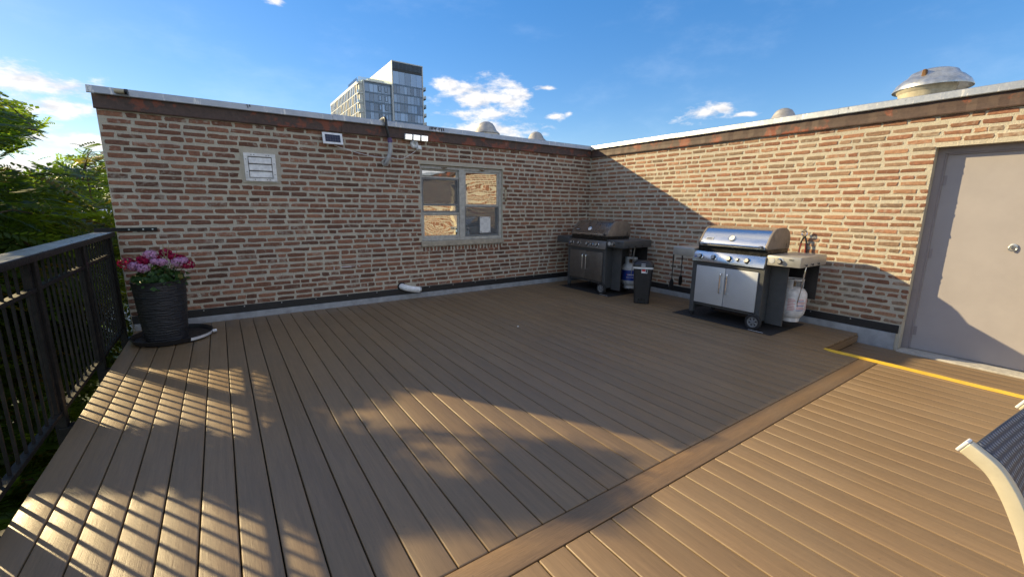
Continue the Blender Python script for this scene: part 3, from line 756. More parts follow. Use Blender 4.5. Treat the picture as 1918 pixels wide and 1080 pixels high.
    def wheel(x, y, r):
        w = MB().lathe([(r*.62, -.016), (r*.9, -.018), (r, -.010), (r, .010), (r*.9, .018), (r*.62, .016), (r*.62, -.016)], 28, (0, 0, 0), 'x', caps=False).build('wheel', M['rubber'], g, (x, y, r), smooth=True)
        hub = MB().lathe([(r*.52, -.012), (r*.66, -.017), (r*.66, .017), (r*.52, .012), (r*.52, -.012)], 28, (0, 0, 0), 'x', caps=False).lathe([(0, -.022), (r*.18, -.021), (r*.22, .012), (0, .014)], 14, (0, 0, 0), 'x', caps=False)
        for k in range(6):
            a = k*math.pi/3+.3; e = Vector((0, math.cos(a), math.sin(a))); q = Vector((0, -math.sin(a), math.cos(a)))
            A = e*r*.16; B = e*r*.56
            hub.add([A+q*.008+Vector((-.016, 0, 0)), B+q*.011+Vector((-.014, 0, 0)), B-q*.011+Vector((-.014, 0, 0)), A-q*.008+Vector((-.016, 0, 0)),
                     A+q*.008+Vector((-.004, 0, 0)), B+q*.011+Vector((-.004, 0, 0)), B-q*.011+Vector((-.004, 0, 0)), A-q*.008+Vector((-.004, 0, 0))],
                    [(0, 1, 2, 3), (7, 6, 5, 4), (0, 4, 5, 1), (1, 5, 6, 2), (2, 6, 7, 3), (3, 7, 4, 0)])
        hub.build('rim', M['grey_plastic'], w, smooth=True)
        MB().lathe([(0, -.006), (r*.60, -.006), (r*.60, .004), (0, .004)], 20, (0, 0, 0), 'x', caps=False).build('rim_back', M['black_plastic'], w)
    wheel(-.985, -3.845, .095); wheel(-.40, -3.845, .095)
    for x in (-.955, -.42):
        k = MB().lathe([(.0, -.012), (.026, -.012), (.030, -.006), (.030, .006), (.026, .012), (.0, .012)], 16, (0, 0, 0), 'x', caps=False).build('caster', M['rubber'], g, (x, -3.02, .030), smooth=True)
        MB().box(-.018, -.013, -.022, .018, -.002, .034).box(.013, .018, -.022, .018, -.002, .034).box(-.018, .018, -.022, .018, .0345, .042).build('fork', M['black_plastic'], k)
    rebase(g, (-.7, -3.45, 0)); g.location.y += dy; g.location.z = .006
    return g
gB = grill('silver gas grill with light grey doors in front of the sunlit brick wall', 'steel', 'satin', 'steel', 'shelf_grey', 0, True)
gA = grill('dark gas grill with brownish lid standing in the shaded corner', 'lid_shaded', 'steel_shaded', 'steel_shaded', 'char_paint', 2.475, False)
def grill_mat(y0, y1, label, lettering):
    m = MB().box(-1.05, -.16, y0, y1, .0012, .0052).build('grill_mat', M['mat_rubber'], None, bevel=.001)
    tag(m, label, 'mat', 'grill mats'); rebase(m, (0, 0, 0))
    a = box('edge_print', M['white_print'], m, -1.022, -1.010, lettering, lettering-.17, .0054, .0060)
grill_mat(-2.79, -4.085, 'black mat under the silver grill', -3.815)
grill_mat(-.375, -1.605, 'black mat under the dark grill in the corner', -1.37)
def tank(x, y, label, body, kind):
    t = thing('propane_tank', label, 'gas tank', (x, y, .125), group='propane tanks hung on the grills')
    MB().lathe([(0, 0.005), (.06, .0), (.11, .022), (.142, .07), (.152, .12), (.152, .285), (.146, .325), (.122, .365), (.075, .39), (.03, .398), (0, .40)], 32, caps=False).build('tank_body', M[body], t, smooth=True)
    MB().lathe([(.098, -.025), (.102, -.025), (.108, .03), (.104, .03), (.098, -.025)], 28, caps=False).build('foot_ring', M[body], t, smooth=True)
    col = MB()
    for a0, a1 in ((R(110), R(200)), (R(-70), R(20))):
        k = 10
        for i in range(k):
            a, b = a0+(a1-a0)*i/k, a0+(a1-a0)*(i+1)/k
            r0, r1 = .098, .102
            col.add([(r0*math.cos(a), r0*math.sin(a), .365), (r1*math.cos(a), r1*math.sin(a), .365), (r1*math.cos(a), r1*math.sin(a), .485), (r0*math.cos(a), r0*math.sin(a), .485),
                     (r0*math.cos(b), r0*math.sin(b), .365), (r1*math.cos(b), r1*math.sin(b), .365), (r1*math.cos(b), r1*math.sin(b), .485), (r0*math.cos(b), r0*math.sin(b), .485)],
                    [(0, 1, 2, 3), (7, 6, 5, 4), (0, 4, 5, 1), (1, 5, 6, 2), (2, 6, 7, 3), (3, 7, 4, 0)])
    col.lathe([(.090, .475), (.104, .475), (.104, .490), (.090, .490), (.090, .475)], 24, caps=False)
    col.build('collar', M[body], t, smooth=True)
    MB().lathe([(0, .39), (.022, .39), (.022, .44), (.012, .445), (0, .445)], 14, caps=False).tube([(0, 0, .425), (-.07, -.02, .43)], .014, 10).lathe([(0, .452), (.026, .452), (.026, .468), (0, .468)], 12, caps=False).build('valve', M['brass'], t, smooth=True)
    if kind == 'blue':
        MB().lathe([(.1535, .115), (.1545, .116), (.1545, .286), (.1535, .287)], 40, caps=False).build('label_band', M['blue_label'], t, smooth=True)
        tr = random.Random(8)
        for row, z, hh, cl in ((0, .205, .022, 'white_print'), (1, .165, .010, 'white_print')):
            for k in range(9):
                a = R(196+k*7.5); w = R(tr.uniform(3.5, 6))
                m = MB(); r = .1552
                m.add([(r*math.cos(a), r*math.sin(a), z), (r*math.cos(a+w), r*math.sin(a+w), z+tr.uniform(-.003, .003)), (r*math.cos(a+w), r*math.sin(a+w), z+hh*tr.uniform(.6, 1)), (r*math.cos(a), r*math.sin(a), z+hh*tr.uniform(.6, 1))], [(0, 1, 2, 3)])
                m.build('print_stroke', M['red_print'] if (row == 0 and k in (0, 6)) else M[cl], t)
    else:
        tr = random.Random(12)
        for k in range(8):
            z = .125+k*.0185
            for (a0, a1, cl) in ((188, 218, 'pink_print'), (222, 262, 'pink_print' if k % 3 else 'blue_print'), (268, 300, 'pink_print')):
                m = MB(); r = .1528; q = 8; e = R(a1-tr.uniform(0, 9)); s = R(a0)
                for i in range(q+1):
                    a = s+(e-s)*i/q; m.v += [(r*math.cos(a), r*math.sin(a), z), (r*math.cos(a), r*math.sin(a), z+.009)]
                m.f += [(2*i, 2*i+2, 2*i+3, 2*i+1) for i in range(q)]
                m.build('print_line', M[cl], t)
    return t
tank(-.50, -4.035, 'white propane tank with pink print under the right shelf of the silver grill', 'tank_white', 'white')
tank(-.50, -4.035+2.475, 'grey propane tank with blue label beside the dark grill', 'tank_grey', 'blue')
for (x, y, label, mt) in ((-.62, -4.19, 'pale chain hanging from the right shelf over the white tank', 'chrome'), (-.62, -4.19+2.475, 'thin hose hanging in front of the blue labelled tank', 'galv')):
    m = MB().tube(spline([(x, y, .79), (x-.01, y+.015, .66), (x+.01, y+.03, .5), (x+.01, y+.05, .36), (x+.02, y+.045, .30)]), .006, 6).tube(spline([(x+.012, y+.004, .79), (x+.012, y+.02, .6), (x+.01, y+.035, .45), (x+.02, y+.05, .33)]), .005, 6)
    o = m.build('hanging_hose', M[mt], None, smooth=True); tag(o, label, 'hose')
# utensils on the silver grill's left shelf, tongs on the wall
for i, (x, z1, lab) in enumerate(((-.93, .30, 'black spatula hanging lowest at the left end of the silver grill'), (-.72, .335, 'black spoon hanging next to the spatula left of the silver grill'))):
    y = -2.655; u = thing('grill_utensil', lab, 'utensil', (x, y, z1))
    L = .81-z1
    MB().tube([(0, 0, L), (0, 0, .10)], [.008, .006], 8).lathe([(.006, L-.12), (.011, L-.10), (.011, L-.01), (.006, L)], 8).build('shaft', M['black_plastic'], u, smooth=True)
    poly = [(-.038, 0), (.034, .012), (.040, .07), (.012, .12), (-.012, .12), (-.036, .08)] if i == 0 else [(-.02, 0), (.018, 0), (.034, .04), (.026, .10), (0, .125), (-.028, .10), (-.034, .04)]
    MB().prism([(a*1.35, b*1.25) for a, b in poly], 'y', -.004, .004).build('blade', M['black_plastic'], u, bevel=.002)
tg = thing('grill_tongs', 'black handled grill tongs with curled metal head on the sunlit wall', 'tongs', (-.045, -3.905, .80))
for s in (-1, 1):
    MB().tube(spline([(0, s*.045, 0), (0, s*.040, .12), (0, s*.03, .22), (0, s*.012, .275), (0, s*.004, .30)], 4), [.011]*16+[.008], 8).build('handle', M['black_plastic'], tg, smooth=True)
    MB().tube(spline([(-.008, s*.032, .03), (-.010, s*.032, .12), (-.008, s*.022, .21)], 4), .006, 6).build('grip', M['red_grip'], tg, smooth=True)
MB().tube([(.004*math.sin(3*a)-.01, .030*math.cos(a), .33+.032*math.sin(a)) for a in [i*2*math.pi/20 for i in range(21)]], .007, 6, False).tube([(-.012, .016*math.cos(a)+.012, .33+.016*math.sin(a)) for a in [i*2*math.pi/14 for i in range(15)]], .005, 6, False).tube(spline([(-.006, -.03, .34), (-.02, -.012, .375), (-.02, .02, .372), (-.01, .036, .35)], 4), .006, 6).build('head', M['chrome'], tg, smooth=True)

# ------------------------------------------------------------------ waste bin
wb = thing('trash_can', 'black pedal trash can with grey band between the two grills', 'trash can', (-.875, -2.115, 0), R(37)); wb.scale = (1.06, 1.1, 1.06)
def taper(m, a0, b0, a1, b1, z0, z1, r=.03):
    def ring(a, b, z, rr):
        out = []
        for cx, cy, s in ((a-rr, b-rr, 0), (-a+rr, b-rr, 90), (-a+rr, -b+rr, 180), (a-rr, -b+rr, 270)):
            for k in range(5): an = R(s+k*22.5); out.append((cx+rr*math.cos(an), cy+rr*math.sin(an), z))
        return out
    lo, hi = ring(a0, b0, z0, r), ring(a1, b1, z1, r); n = len(lo)
    return m.add(lo+hi, [tuple(range(n))[::-1], tuple(range(n, 2*n))]+[(i, (i+1) % n, n+(i+1) % n, n+i) for i in range(n)])
taper(MB(), .125, .100, .148, .128, .004, .505).build('body', M['black_plastic'], wb, smooth=True)
taper(MB(), .152, .132, .154, .134, .505, .532).build('band', M['white_plastic'], wb, smooth=True)
lidb = taper(taper(MB(), .158, .138, .155, .135, .532, .565), .150, .130, .112, .092, .565, .605).build('lid', M['black_plastic'], wb, smooth=True)
MB().prism([(-.026, .536), (.026, .536), (.028, .562), (-.028, .562)], 'x', -.1665, -.157).build('latch', M['flash'], lidb, bevel=.004)
MB().prism([(-.026, .572), (.026, .572), (.026, .577), (-.026, .577)], 'x', -.156, -.148).build('latch_slot', M['white_print'], lidb)
st = box('sticker', M['white_print'], wb, -.1475, -.1445, -.056, .022, .445, .503)
box('sticker_print', M['red_print'], st, -.1482, -.1476, -.030, .016, .470, .496); box('sticker_print', M['black_print'], st, -.1482, -.1476, -.052, -.034, .455, .495)
MB().prism([(-.05, .02), (.05, .02), (.042, .085), (-.042, .085)], 'x', -.128, -.1245).build('pedal_recess', M['black_gloss'], wb)
MB().box(-.150, -.125, -.035, .035, .016, .026).build('pedal', M['black_plastic'], wb, bevel=.003)

# ------------------------------------------------------------------ flower pot, saucer, geraniums
sc = thing('saucer', 'wide black plant saucer under the flower pot by the railing', 'saucer', (-6.685, -.56, 0))
MB().lathe([(0, .002), (.315, .002), (.335, .012), (.352, .055), (.358, .058), (.352, .060), (.342, .054), (.325, .018), (0, .012)], 48, caps=False).build('tray', M['black_plastic'], sc, smooth=True)
m = MB(); q = 10
for i in range(q+1):
    a = R(-62+46*i/q); m.v += [(.349*math.cos(a), .349*math.sin(a), .020), (.3575*math.cos(a), .3575*math.sin(a), .052), (.3605*math.cos(a), .3605*math.sin(a), .052), (.352*math.cos(a), .352*math.sin(a), .020)]
for i in range(q):
    for k in range(4): m.f.append((4*i+k, 4*i+(k+1) % 4, 4*i+4+(k+1) % 4, 4*i+4+k))
m.f += [(0, 1, 2, 3), (4*q+3, 4*q+2, 4*q+1, 4*q)]
m.build('white_strip', M['white_plastic'], sc)
MB().tube([(.345, -.055, .035), (.385, -.045, .035)], .017, 10).build('white_cap', M['white_plastic'], sc, smooth=True)
PC = (-6.735, -.585)
pot = thing('flower_pot', 'tall black ribbed flower pot in the corner by the railing', 'flower pot', (PC[0], PC[1], .0125))
prof = []; pr = random.Random(6)
for i in range(65):
    z = .005+.605*i/64; r = .178+.047*(z/.61)**.8; prof.append((r+.0035*math.sin(z*2*math.pi/.026+.6*math.sin(z*23))+pr.uniform(-.001, .001), z))
prof = [(.0, .0), (.165, .0)]+prof+[(.232, .617), (.232, .630), (.215, .632), (.210, .60), (.205, .585)]
MB().lathe(prof, 48, caps=False).build('pot_wall', M['pot'], pot, smooth=True, angle=70)
MB().lathe([(0, .59), (.207, .585)], 24, caps=False).build('soil', M['soil'], pot)
def leaf_cloud(name, mat, parent, quads, cols):
    me = bpy.data.meshes.new(name); n = len(quads); v = np.asarray(quads, dtype=np.float32).reshape(-1, 3)
    me.vertices.add(len(v)); me.vertices.foreach_set('co', v.ravel())
    me.loops.add(len(v)); me.loops.foreach_set('vertex_index', np.arange(len(v), dtype=np.int32))
    me.polygons.add(n); me.polygons.foreach_set('loop_start', np.arange(0, len(v), 4, dtype=np.int32)); me.polygons.foreach_set('loop_total', np.full(n, 4, dtype=np.int32))
    me.update(calc_edges=True); set_tint(me, np.repeat(np.asarray(cols, dtype=np.float32), 4, axis=0))
    return link(name, me, mat, parent)
fl = thing('flowering_plant', 'crimson and lilac geraniums growing in the black pot', 'plant', (PC[0], PC[1], .60))
fr_ = random.Random(31)
qs, cs = [], []
for i in range(420):
    a = fr_.uniform(0, 6.283); r = .215*math.sqrt(fr_.random()); z = fr_.uniform(.0, .20)*(1.15-r/.26)+.02
    if fr_.random() < .3: r = fr_.uniform(.18, .25); z = fr_.uniform(-.03, .10)
    c = Vector((r*math.cos(a), r*math.sin(a), z)); nn = Vector((math.cos(a)*.7+fr_.uniform(-.5, .5), math.sin(a)*.7+fr_.uniform(-.5, .5), fr_.uniform(.3, 1))).normalized()
    t1 = nn.orthogonal().normalized(); t2 = nn.cross(t1); s = fr_.uniform(.018, .034)
    an = fr_.uniform(0, 6.28); u = t1*math.cos(an)+t2*math.sin(an); w = nn.cross(u)
    qs.append([tuple(c-u*s), tuple(c+w*s*.9+nn*s*.25), tuple(c+u*s), tuple(c-w*s*.9+nn*s*.25)]); cs.append((fr_.random(), .0 if fr_.random() < .94 else .5, 0, 1))
leaf_cloud('foliage', M['plant_leaf'], fl, qs, cs)
# view direction is from the lower right: heads given as (right, towards wall, up)
ex = Vector((.80, -.16, 0)).normalized(); ey = Vector((.16, .80, 0)).normalized()
heads = [(-.04, 0.0, .305, .062, 'pink'), (-.15, -.08, .205, .055, 'pink'), (-.075, -.12, .185, .055, 'pink'), (.075, -.10, .235, .048, 'pink'), (.02, -.10, .245, .035, 'pink'),
         (.19, -.02, .225, .062, 'pink'), (.235, .0, .24, .04, 'pink'), (-.235, 0.0, .225, .078, 'red'), (-.20, .05, .19, .06, 'red'), (-.13, .08, .25, .055, 'red'), (-.09, -.05, .245, .05, 'red'),
         (.06, .10, .315, .055, 'red'), (.12, .08, .275, .05, 'red'), (.26, .03, .185, .062, 'red'), (.19, .09, .25, .05, 'red'), (-.03, .12, .25, .05, 'red')]
for (hx, hy, hz, hr, kd) in heads:
    qs, cs = [], []
    c = ex*hx+ey*hy+Vector((0, 0, hz-.0))
    for i in range(150):
        d = Vector((fr_.gauss(0, 1), fr_.gauss(0, 1), fr_.gauss(0.25, 1))).normalized(); p = c+Vector((d.x, d.y, d.z*.75))*hr*fr_.uniform(.75, 1.05)
        u = d.orthogonal().normalized(); w = d.cross(u); an = fr_.uniform(0, 6.28); uu = u*math.cos(an)+w*math.sin(an); ww = d.cross(uu); s = fr_.uniform(.008, .013)
        qs.append([tuple(p-uu*s), tuple(p+ww*s+d*.003), tuple(p+uu*s+d*.005), tuple(p-ww*s+d*.003)]); cs.append((fr_.random(), 0, 0, 1))
    leaf_cloud('flower_head', M['petal_pink' if kd == 'pink' else 'petal_red'], fl, qs, cs)
    MB().tube(arc(c, c*.7+Vector((0, 0, .02)), (c.x*.4, c.y*.4, .0)), .003, 5).build('stem', M['plant_leaf'], fl)
for (a, b) in (((.05, .02, .10), (.07, .03, .42)), ((.05, .02, .10), (.12, .02, .40)), ((.08, .03, .10), (.20, .04, .385)), ((.10, .0, .1), (.05, .05, .36))):
    A = ex*a[0]+ey*a[1]+Vector((0, 0, a[2])); B = ex*b[0]+ey*b[1]+Vector((0, 0, b[2]))
    MB().tube(arc(A, (A+B)/2+Vector((.01, 0, .03)), B), [.003]*8+[.001], 5).build('dry_blade', M['straw'], fl)

# ------------------------------------------------------------------ things fixed to the walls
lv = thing('wall_vent', 'square white louvre vent on the shaded brick wall', 'vent', (-5.665, 0, 1.872))
MB().box(-.195, .195, -.012, -.002, -.185, .185).build('backing', M['mortar'], lv)
MB().box(-.170, .170, -.030, -.0125, .128, .166).box(-.170, .170, -.030, -.0125, -.166, -.128).box(-.170, -.128, -.030, -.0125, -.1275, .1275).box(.128, .170, -.030, -.0125, -.1275, .1275).build('frame', M['white_paint'], lv, bevel=.002)
box('duct', M['tar'], lv, -.127, .127, -.0145, -.0125, -.127, .127)
for k in range(3):
    z = .118-k*.083
    MB().prism([(-.016, z), (-.020, z), (-.036, z-.066), (-.034, z-.074), (-.028, z-.074)], 'x', -.121, .121).build('louvre', M['white_paint'], lv)
for x, z in ((-.149, .09), (-.149, -.06), (.149, .05), (.149, -.08), (-.09, .147), (-.06, .147), (.07, .147), (.10, .147), (-.07, -.147), (.06, -.147), (.09, -.147)):
    MB().lathe([(0, -.033), (.005, -.032), (.005, -.030)], 8, (x, 0, z), 'y').build('screw', M['tar'], lv)
sp = thing('solar_panel', 'small white framed solar panel under the roof edge of the shaded wall', 'solar panel', (-4.81, -.03, 2.285))
pnl = MB().box(-.125, .125, -.012, .006, -.078, .078).build('frame', M['white_plastic'], sp, (0, -.045, 0), bevel=.004); pnl.rotation_euler = (R(-18), 0, 0)
cells = box('cells', M['solar'], pnl, -.094, .094, -.0145, -.0125, -.050, .050)
for i in range(1, 6): box('cell_line', M['grey_plastic'], pnl, -.094+i*.0313-.0006, -.094+i*.0313+.0006, -.0152, -.0146, -.05, .05)
for z in (-.017, .017): box('cell_line', M['grey_plastic'], pnl, -.094, .094, -.0152, -.0146, z-.0006, z+.0006)
MB().box(-.02, .02, -.045, .028, -.015, .015).build('mount', M['white_plastic'], sp)
MB().tube(spline([(.02, -.02, -.075), (.1, -.016, -.10), (.17, -.014, -.115), (.40, -.014, -.165), (.62, -.014, -.19), (.74, -.075, -.185), (.88, -.014, -.19), (.98, -.02, -.175), (1.10, -.05, -.10), (1.14, -.06, -.07)]), .0035, 6).build('cable', M['white_plastic'], sp, smooth=True)
fl2 = thing('floodlight', 'lit white floodlight with three heads above the window', 'floodlight', (-3.655, 0, 2.33))
MB().lathe([(.0, -.002), (.062, -.002), (.060, -.03), (.045, -.045), (.0, -.045)], 20, (0, 0, -.01), 'y', caps=False).build('base', M['white_plastic'], fl2, smooth=True)
MB().tube([(0, -.04, .0), (0, -.085, .055)], .022, 10).build('arm', M['white_plastic'], fl2, smooth=True)
for x in (-.122, 0, .122):
    hd = MB().box(-.053, .053, -.022, .022, -.038, .038).build('lamp_head', M['white_plastic'], fl2, (x, -.105, .075), bevel=.006, smooth=True); hd.rotation_euler = (R(12), 0, 0)
    MB().box(-.046, .046, -.0265, -.0225, -.033, .033).build('lens', M['lamp'], hd, bevel=.002)
sen = MB().box(-.028, .028, -.03, .03, -.03, .03).build('motion_sensor', M['white_plastic'], fl2, (.045, -.08, -.065), bevel=.008, smooth=True); sen.rotation_euler = (R(-20), 0, R(12))
cp = thing('conduit_pipe', 'black and grey bent pipe coming down over the roof edge', 'pipe', (-4.08, -.06, 2.03))
MB().tube(spline([(-.02, .20, .585), (-.022, .06, .60), (-.02, -.035, .585), (-.012, -.045, .48), (.02, -.035, .345), (.032, -.03, .30)]), .021, 12).lathe([(.0, .575), (.026, .575), (.026, .605), (.0, .610)], 12, (-.02, -.0, 0), caps=False).build('black_pipe', M['black_plastic'], cp, smooth=True)
MB().tube(spline([(.03, -.03, .335), (.034, -.03, .27)]), .030, 12).tube(spline([(.02, -.052, .33), (.06, -.05, .285)]), .012, 8).build('tape_wrap', M['purple_tape'], cp, smooth=True)
MB().tube(spline([(.034, -.03, .29), (.035, -.03, .2), (.018, -.026, .10), (-.008, -.006, .025), (-.025, .05, -.03)]), .028, 14).build('grey_pipe', M['pvc_grey'], cp, smooth=True)
MB().lathe([(.03, -.006), (.055, -.006), (.05, -.016), (.03, -.018)], 16, (-.02, .057, 0), 'y', caps=False).build('collar', M['concrete'], cp)
pv = thing('drain_elbow', 'white plastic drain elbow at the foot of the shaded wall', 'drain pipe', (-3.93, 0, .17))
MB().tube(spline([(0, .05, .035), (0.0, -.03, .035), (.035, -.085, .022), (.11, -.10, .0), (.245, -.105, -.028)]), .047, 18).build('elbow', M['white_plastic'], pv, smooth=True)
MB().lathe([(.045, -.004), (.066, -.004), (.062, -.022), (.047, -.024)], 20, (0, 0, .035), 'y', caps=False).build('seal', M['tar'], pv, smooth=True)
MB().tube([(.243, -.105, -.0278), (.262, -.106, -.0315)], .052, 18).build('clamp', M['galv'], pv, smooth=True)
MB().tube([(.2625, -.106, -.0316), (.2645, -.106, -.032)], .044, 18).build('mouth', M['tar'], pv)
hk = thing('shutter_hinge', 'small rusty hinge plate on the brick beside the window', 'hinge', (-2.02, 0, 1.52))
MB().prism([(-.018, .02), (.018, .02), (.018, .22), (-.018, .22)], 'y', -.018, -.002).build('plate', M['cream_metal'], hk, bevel=.002)
MB().tube([(0, -.022, -.005), (0, -.022, .05)], .011, 8).tube([(0, -.022, .19), (0, -.022, .25)], .011, 8).tube([(-.02, -.02, .235), (.02, -.022, .225)], .008, 6).build('pin', M['rust'], hk)
pm = MB()
for (x0, x1, z0, z1) in ((-4.897, -4.888, .535, .595), (-4.80, -4.66, .562, .574), (-4.66, -4.60, .566, .571), (-4.555, -4.535, .560, .570)):
    pm.prism([(x0, z0), (x1, z0+.002), (x1-.002, z1), (x0+.003, z1-.001)], 'y', -.0135, -.004)
o = pm.build('paint_mark', M['white_print'], wallA); o.location = -wallA.location
cn = thing('canister', 'short cream canister with black end on the corner of the roof edge', 'canister', (-6.86, -.082, 2.560))
MB().tube([(-.05, 0, 0), (.03, -.012, 0)], .023, 16).build('shell', M['cream_metal'], cn, smooth=True)
MB().tube([(.0305, -.0125, 0), (.055, -.016, 0)], .027, 16).build('black_end', M['black_gloss'], cn, smooth=True)
gb = MB().prism([(0, 0), (-.075, -.03), (-.075, -.042), (0, -.02)], 'y', .32, .42).build('gutter_bracket', M['white_paint'], None, (XL-.001, 0, 2.0))
tag(gb, 'tiny white bracket on the outer end of the shaded wall', 'bracket')

# ------------------------------------------------------------------ roof vents
def dome_vent(x, y, z, s, label):
    t = thing('roof_vent', label, 'roof vent', (x, y, 2.19), group='domed vents on the roof')
    h = z-2.19
    MB().lathe([(.30*s, 0), (.26*s, .04), (.24*s, h-.36*s), (.26*s, h-.33*s)], 24).build('stack', M['cream_metal'], t, smooth=True)
    MB().lathe([(.25*s, h-.345*s), (.335*s, h-.335*s), (.335*s, h-.30*s), (.25*s, h-.29*s)], 28).build('rim', M['dull_alu'], t, smooth=True)
    MB().lathe([(.33*s, h-.285*s), (.325*s, h-.265*s), (.25*s, h-.20*s), (.21*s, h-.12*s), (.16*s, h-.05*s), (.08*s, h-.008*s), (0, h)], 28, caps=False).build('dome', M['dull_alu'], t, smooth=True)
dome_vent(-.60, 3.0, 3.434, 1.0, 'domed roof vent behind the shaded wall, left of two')
dome_vent(2.45, 5.0, 3.773, 1.02, 'domed roof vent behind the shaded wall, nearest the corner')
dome_vent(5.0, -1.19, 3.743, 1.0, 'low domed roof vent behind the middle of the sunlit wall')
bv = thing('exhaust_fan', 'large metal mushroom exhaust fan above the sunlit wall', 'roof vent', (2.0, -4.33, 2.32))
MB().lathe([(.24, -.13), (.24, .52), (.255, .56), (.275, .66), (.285, .70)], 28).build('curb', M['cream_metal'], bv, smooth=True)
MB().lathe([(.25, .655), (.295, .70), (.318, .755), (.305, .77), (.26, .715), (.24, .70)], 36, caps=False).build('bowl', M['cream_metal'], bv, smooth=True)
MB().lathe([(.41, .735), (.412, .745), (.375, .815), (.31, .88), (.275, .90), (.27, .905), (.24, .955), (.17, .985), (.09, 1.0), (0, 1.003)], 40, caps=False).build('cap', M['galv'], bv, (.08, -.04, 0), smooth=True, angle=60)
MB().prism([(-.03, .80), (.02, .80), (.035, .88), (.03, .95), (-.005, .955), (-.015, .87)], 'x', -.30, -.22).build('rust_patch', M['rust'], bv, (.06, -.02, 0), bevel=.008)

# ------------------------------------------------------------------ apartment tower, a block away
tw = thing('apartment_tower', 'tall blue glass apartment tower with balconies beyond the roof', 'tower')
FLH = 3.02; Z1, Z2 = 42.5, 50.3; F0 = 148.0
MB().box(36.9, 48.0, F0+.3, 190, -9, Z1-.2).box(36.6, 37.0, F0+1.8, 190.3, -9, Z1).box(37.0, 48, F0+2.2, 190.3, Z1-.2, Z1).build('low_block', M['tpanel'], tw)
MB().box(48.001, 59.3, F0-.6, 176, -9, Z2).build('high_block', M['tpanel'], tw)
box('white_frame', M['tframe'], tw, 38.15, 38.55, F0-.2, F0+2.2, -9, Z1+.3); box('white_frame', M['tframe'], tw, 38.55, 48.3, F0-.2, F0+2.0, Z1, Z1+.3)
box('white_frame', M['tframe'], tw, 47.75, 48.2, F0-1.0, F0-.2, -9, Z1+.29); box('white_frame', M['tframe'], tw, 47.95, 48.3, F0-.9, F0-.6, Z1+.3, Z2+.15)
box('white_frame', M['tframe'], tw, 59.05, 59.4, F0-.9, F0-.6, -9, Z2+.15); box('roof_trim', M['tframe'], tw, 48.3, 59.05, F0-.9, F0-.6, Z2-.2, Z2+.15)
pane_c = {}
def tpane(x0, x1, z0, z1, y, mat='tglass', side=False, name='pane'):
    k = (round(x1-x0, 2), round(z1-z0, 2), side, mat)
    if k not in pane_c:
        w, h = (x1-x0)/2, (z1-z0)/2
        pane_c[k] = (MB().box(-.05, .05, -w, w, -h, h) if side else MB().box(-w, w, -.05, .05, -h, h)).mesh(name)
    return link(name, pane_c[k], M[mat], tw, (y, (x0+x1)/2, (z0+z1)/2) if side else ((x0+x1)/2, y, (z0+z1)/2))
tr = random.Random(14)
for f in range(7):                       # front of the low block
    zt = Z1-.15-f*FLH
    box('spandrel', M['tspandrel'], tw, 38.56, 47.74, F0+.05, F0+.29, zt-.5, zt)
    xs = [38.6, 40.2, 41.6, 43.1, 44.4, 45.3, 46.6, 47.7]
    for i, (a, b) in enumerate(zip(xs[:-1], xs[1:])):
        tpane(a+.06, b-.06, zt-FLH+.02, zt-.52, F0+.15)
        if i in (3, 5): 
            q = MB().box(a+.25, b-.25, F0-.02, F0+.08, zt-FLH+.5, zt-.75).build('window', M['tdark'], tw); MB().box(a+.36, b-.36, F0-.06, F0-.021, zt-FLH+.62, zt-.87).build('pane', M['tglass'], q)
zt = Z2-.25
box('louvre_band', M['tdark'], tw, 48.32, 59.04, F0-.75, F0-.61, zt-2.1, zt)
for i in range(22): box('louvre_fin', M['tspandrel'], tw, 48.5+i*.48, 48.6+i*.48, F0-.85, F0-.751, zt-2.05, zt-.05)
box('spandrel', M['tdark'], tw, 48.32, 59.04, F0-.74, F0-.61, zt-2.9, zt-2.11)
for i in range(5): tpane(48.4+i*2.12, 50.44+i*2.12, zt-7.0, zt-2.95, F0-.70)
zt -= 7.0
for f in range(6):                       # front of the high block
    z = zt-f*FLH
    box('spandrel', M['tspandrel'], tw, 48.32, 59.04, F0-.74, F0-.61, z-.5, z)
    xs = [48.4, 49.5, 50.6, 52.2, 53.3, 54.6, 55.8, 56.9, 58.0, 59.0]
    for a, b in zip(xs[:-1], xs[1:]): tpane(a+.05, b-.05, z-FLH+.02, z-.52, F0-.70)
    b = box('balcony', M['tdark'], tw, 59.41, 60.7, F0-.2, F0+3.2, z-.55, z-.3)
    MB().box(60.62, 60.66, F0-.2, F0+3.2, z-.299, z+.75).box(59.42, 60.61, F0-.2, F0-.16, z-.299, z+.75).build('balcony_rail', M['rail_glass'], b)
for f in range(6):                       # pale side wall with tall windows
    z = Z1-.7-f*FLH
    box('floor_band', M['tframe'], tw, 36.48, 36.599, F0+1.8, 190.3, z-.28, z)
    for i in range(17):
        y0 = F0+2.6+i*2.28
        tpane(y0, y0+(1.35 if (i*7+f*3) % 5 else .8), z-FLH+.05, z-.35, 36.57, 'tglass' if tr.random() > .2 else 'tdark', True, 'pane')
        box('wall_fin', M['tpanel'], tw, 36.35, 36.598, y0+1.5, y0+1.85, z-FLH+.01, z-.29)
    b = box('balcony', M['tframe'], tw, 36.5, 38.14, F0+.1, F0+1.79, z-.45, z-.2)
    MB().box(36.5, 36.54, F0+.1, F0+1.7, z-.199, z+.85).box(36.55, 38.13, F0+.1, F0+.14, z-.199, z+.85).build('balcony_rail', M['rail_glass'], b)
    box('recess', M['tdark'], tw, 36.95, 38.14, F0+1.6, F0+1.79, z-FLH+.05, z-.46)
MB().box(37, 47.9, F0+1.2, F0+1.26, Z1+.31, Z1+1.4).box(36.7, 36.76, F0+1.9, F0+14, Z1+.01, Z1+1.1).build('terrace_rail', M['rail_glass'], tw)
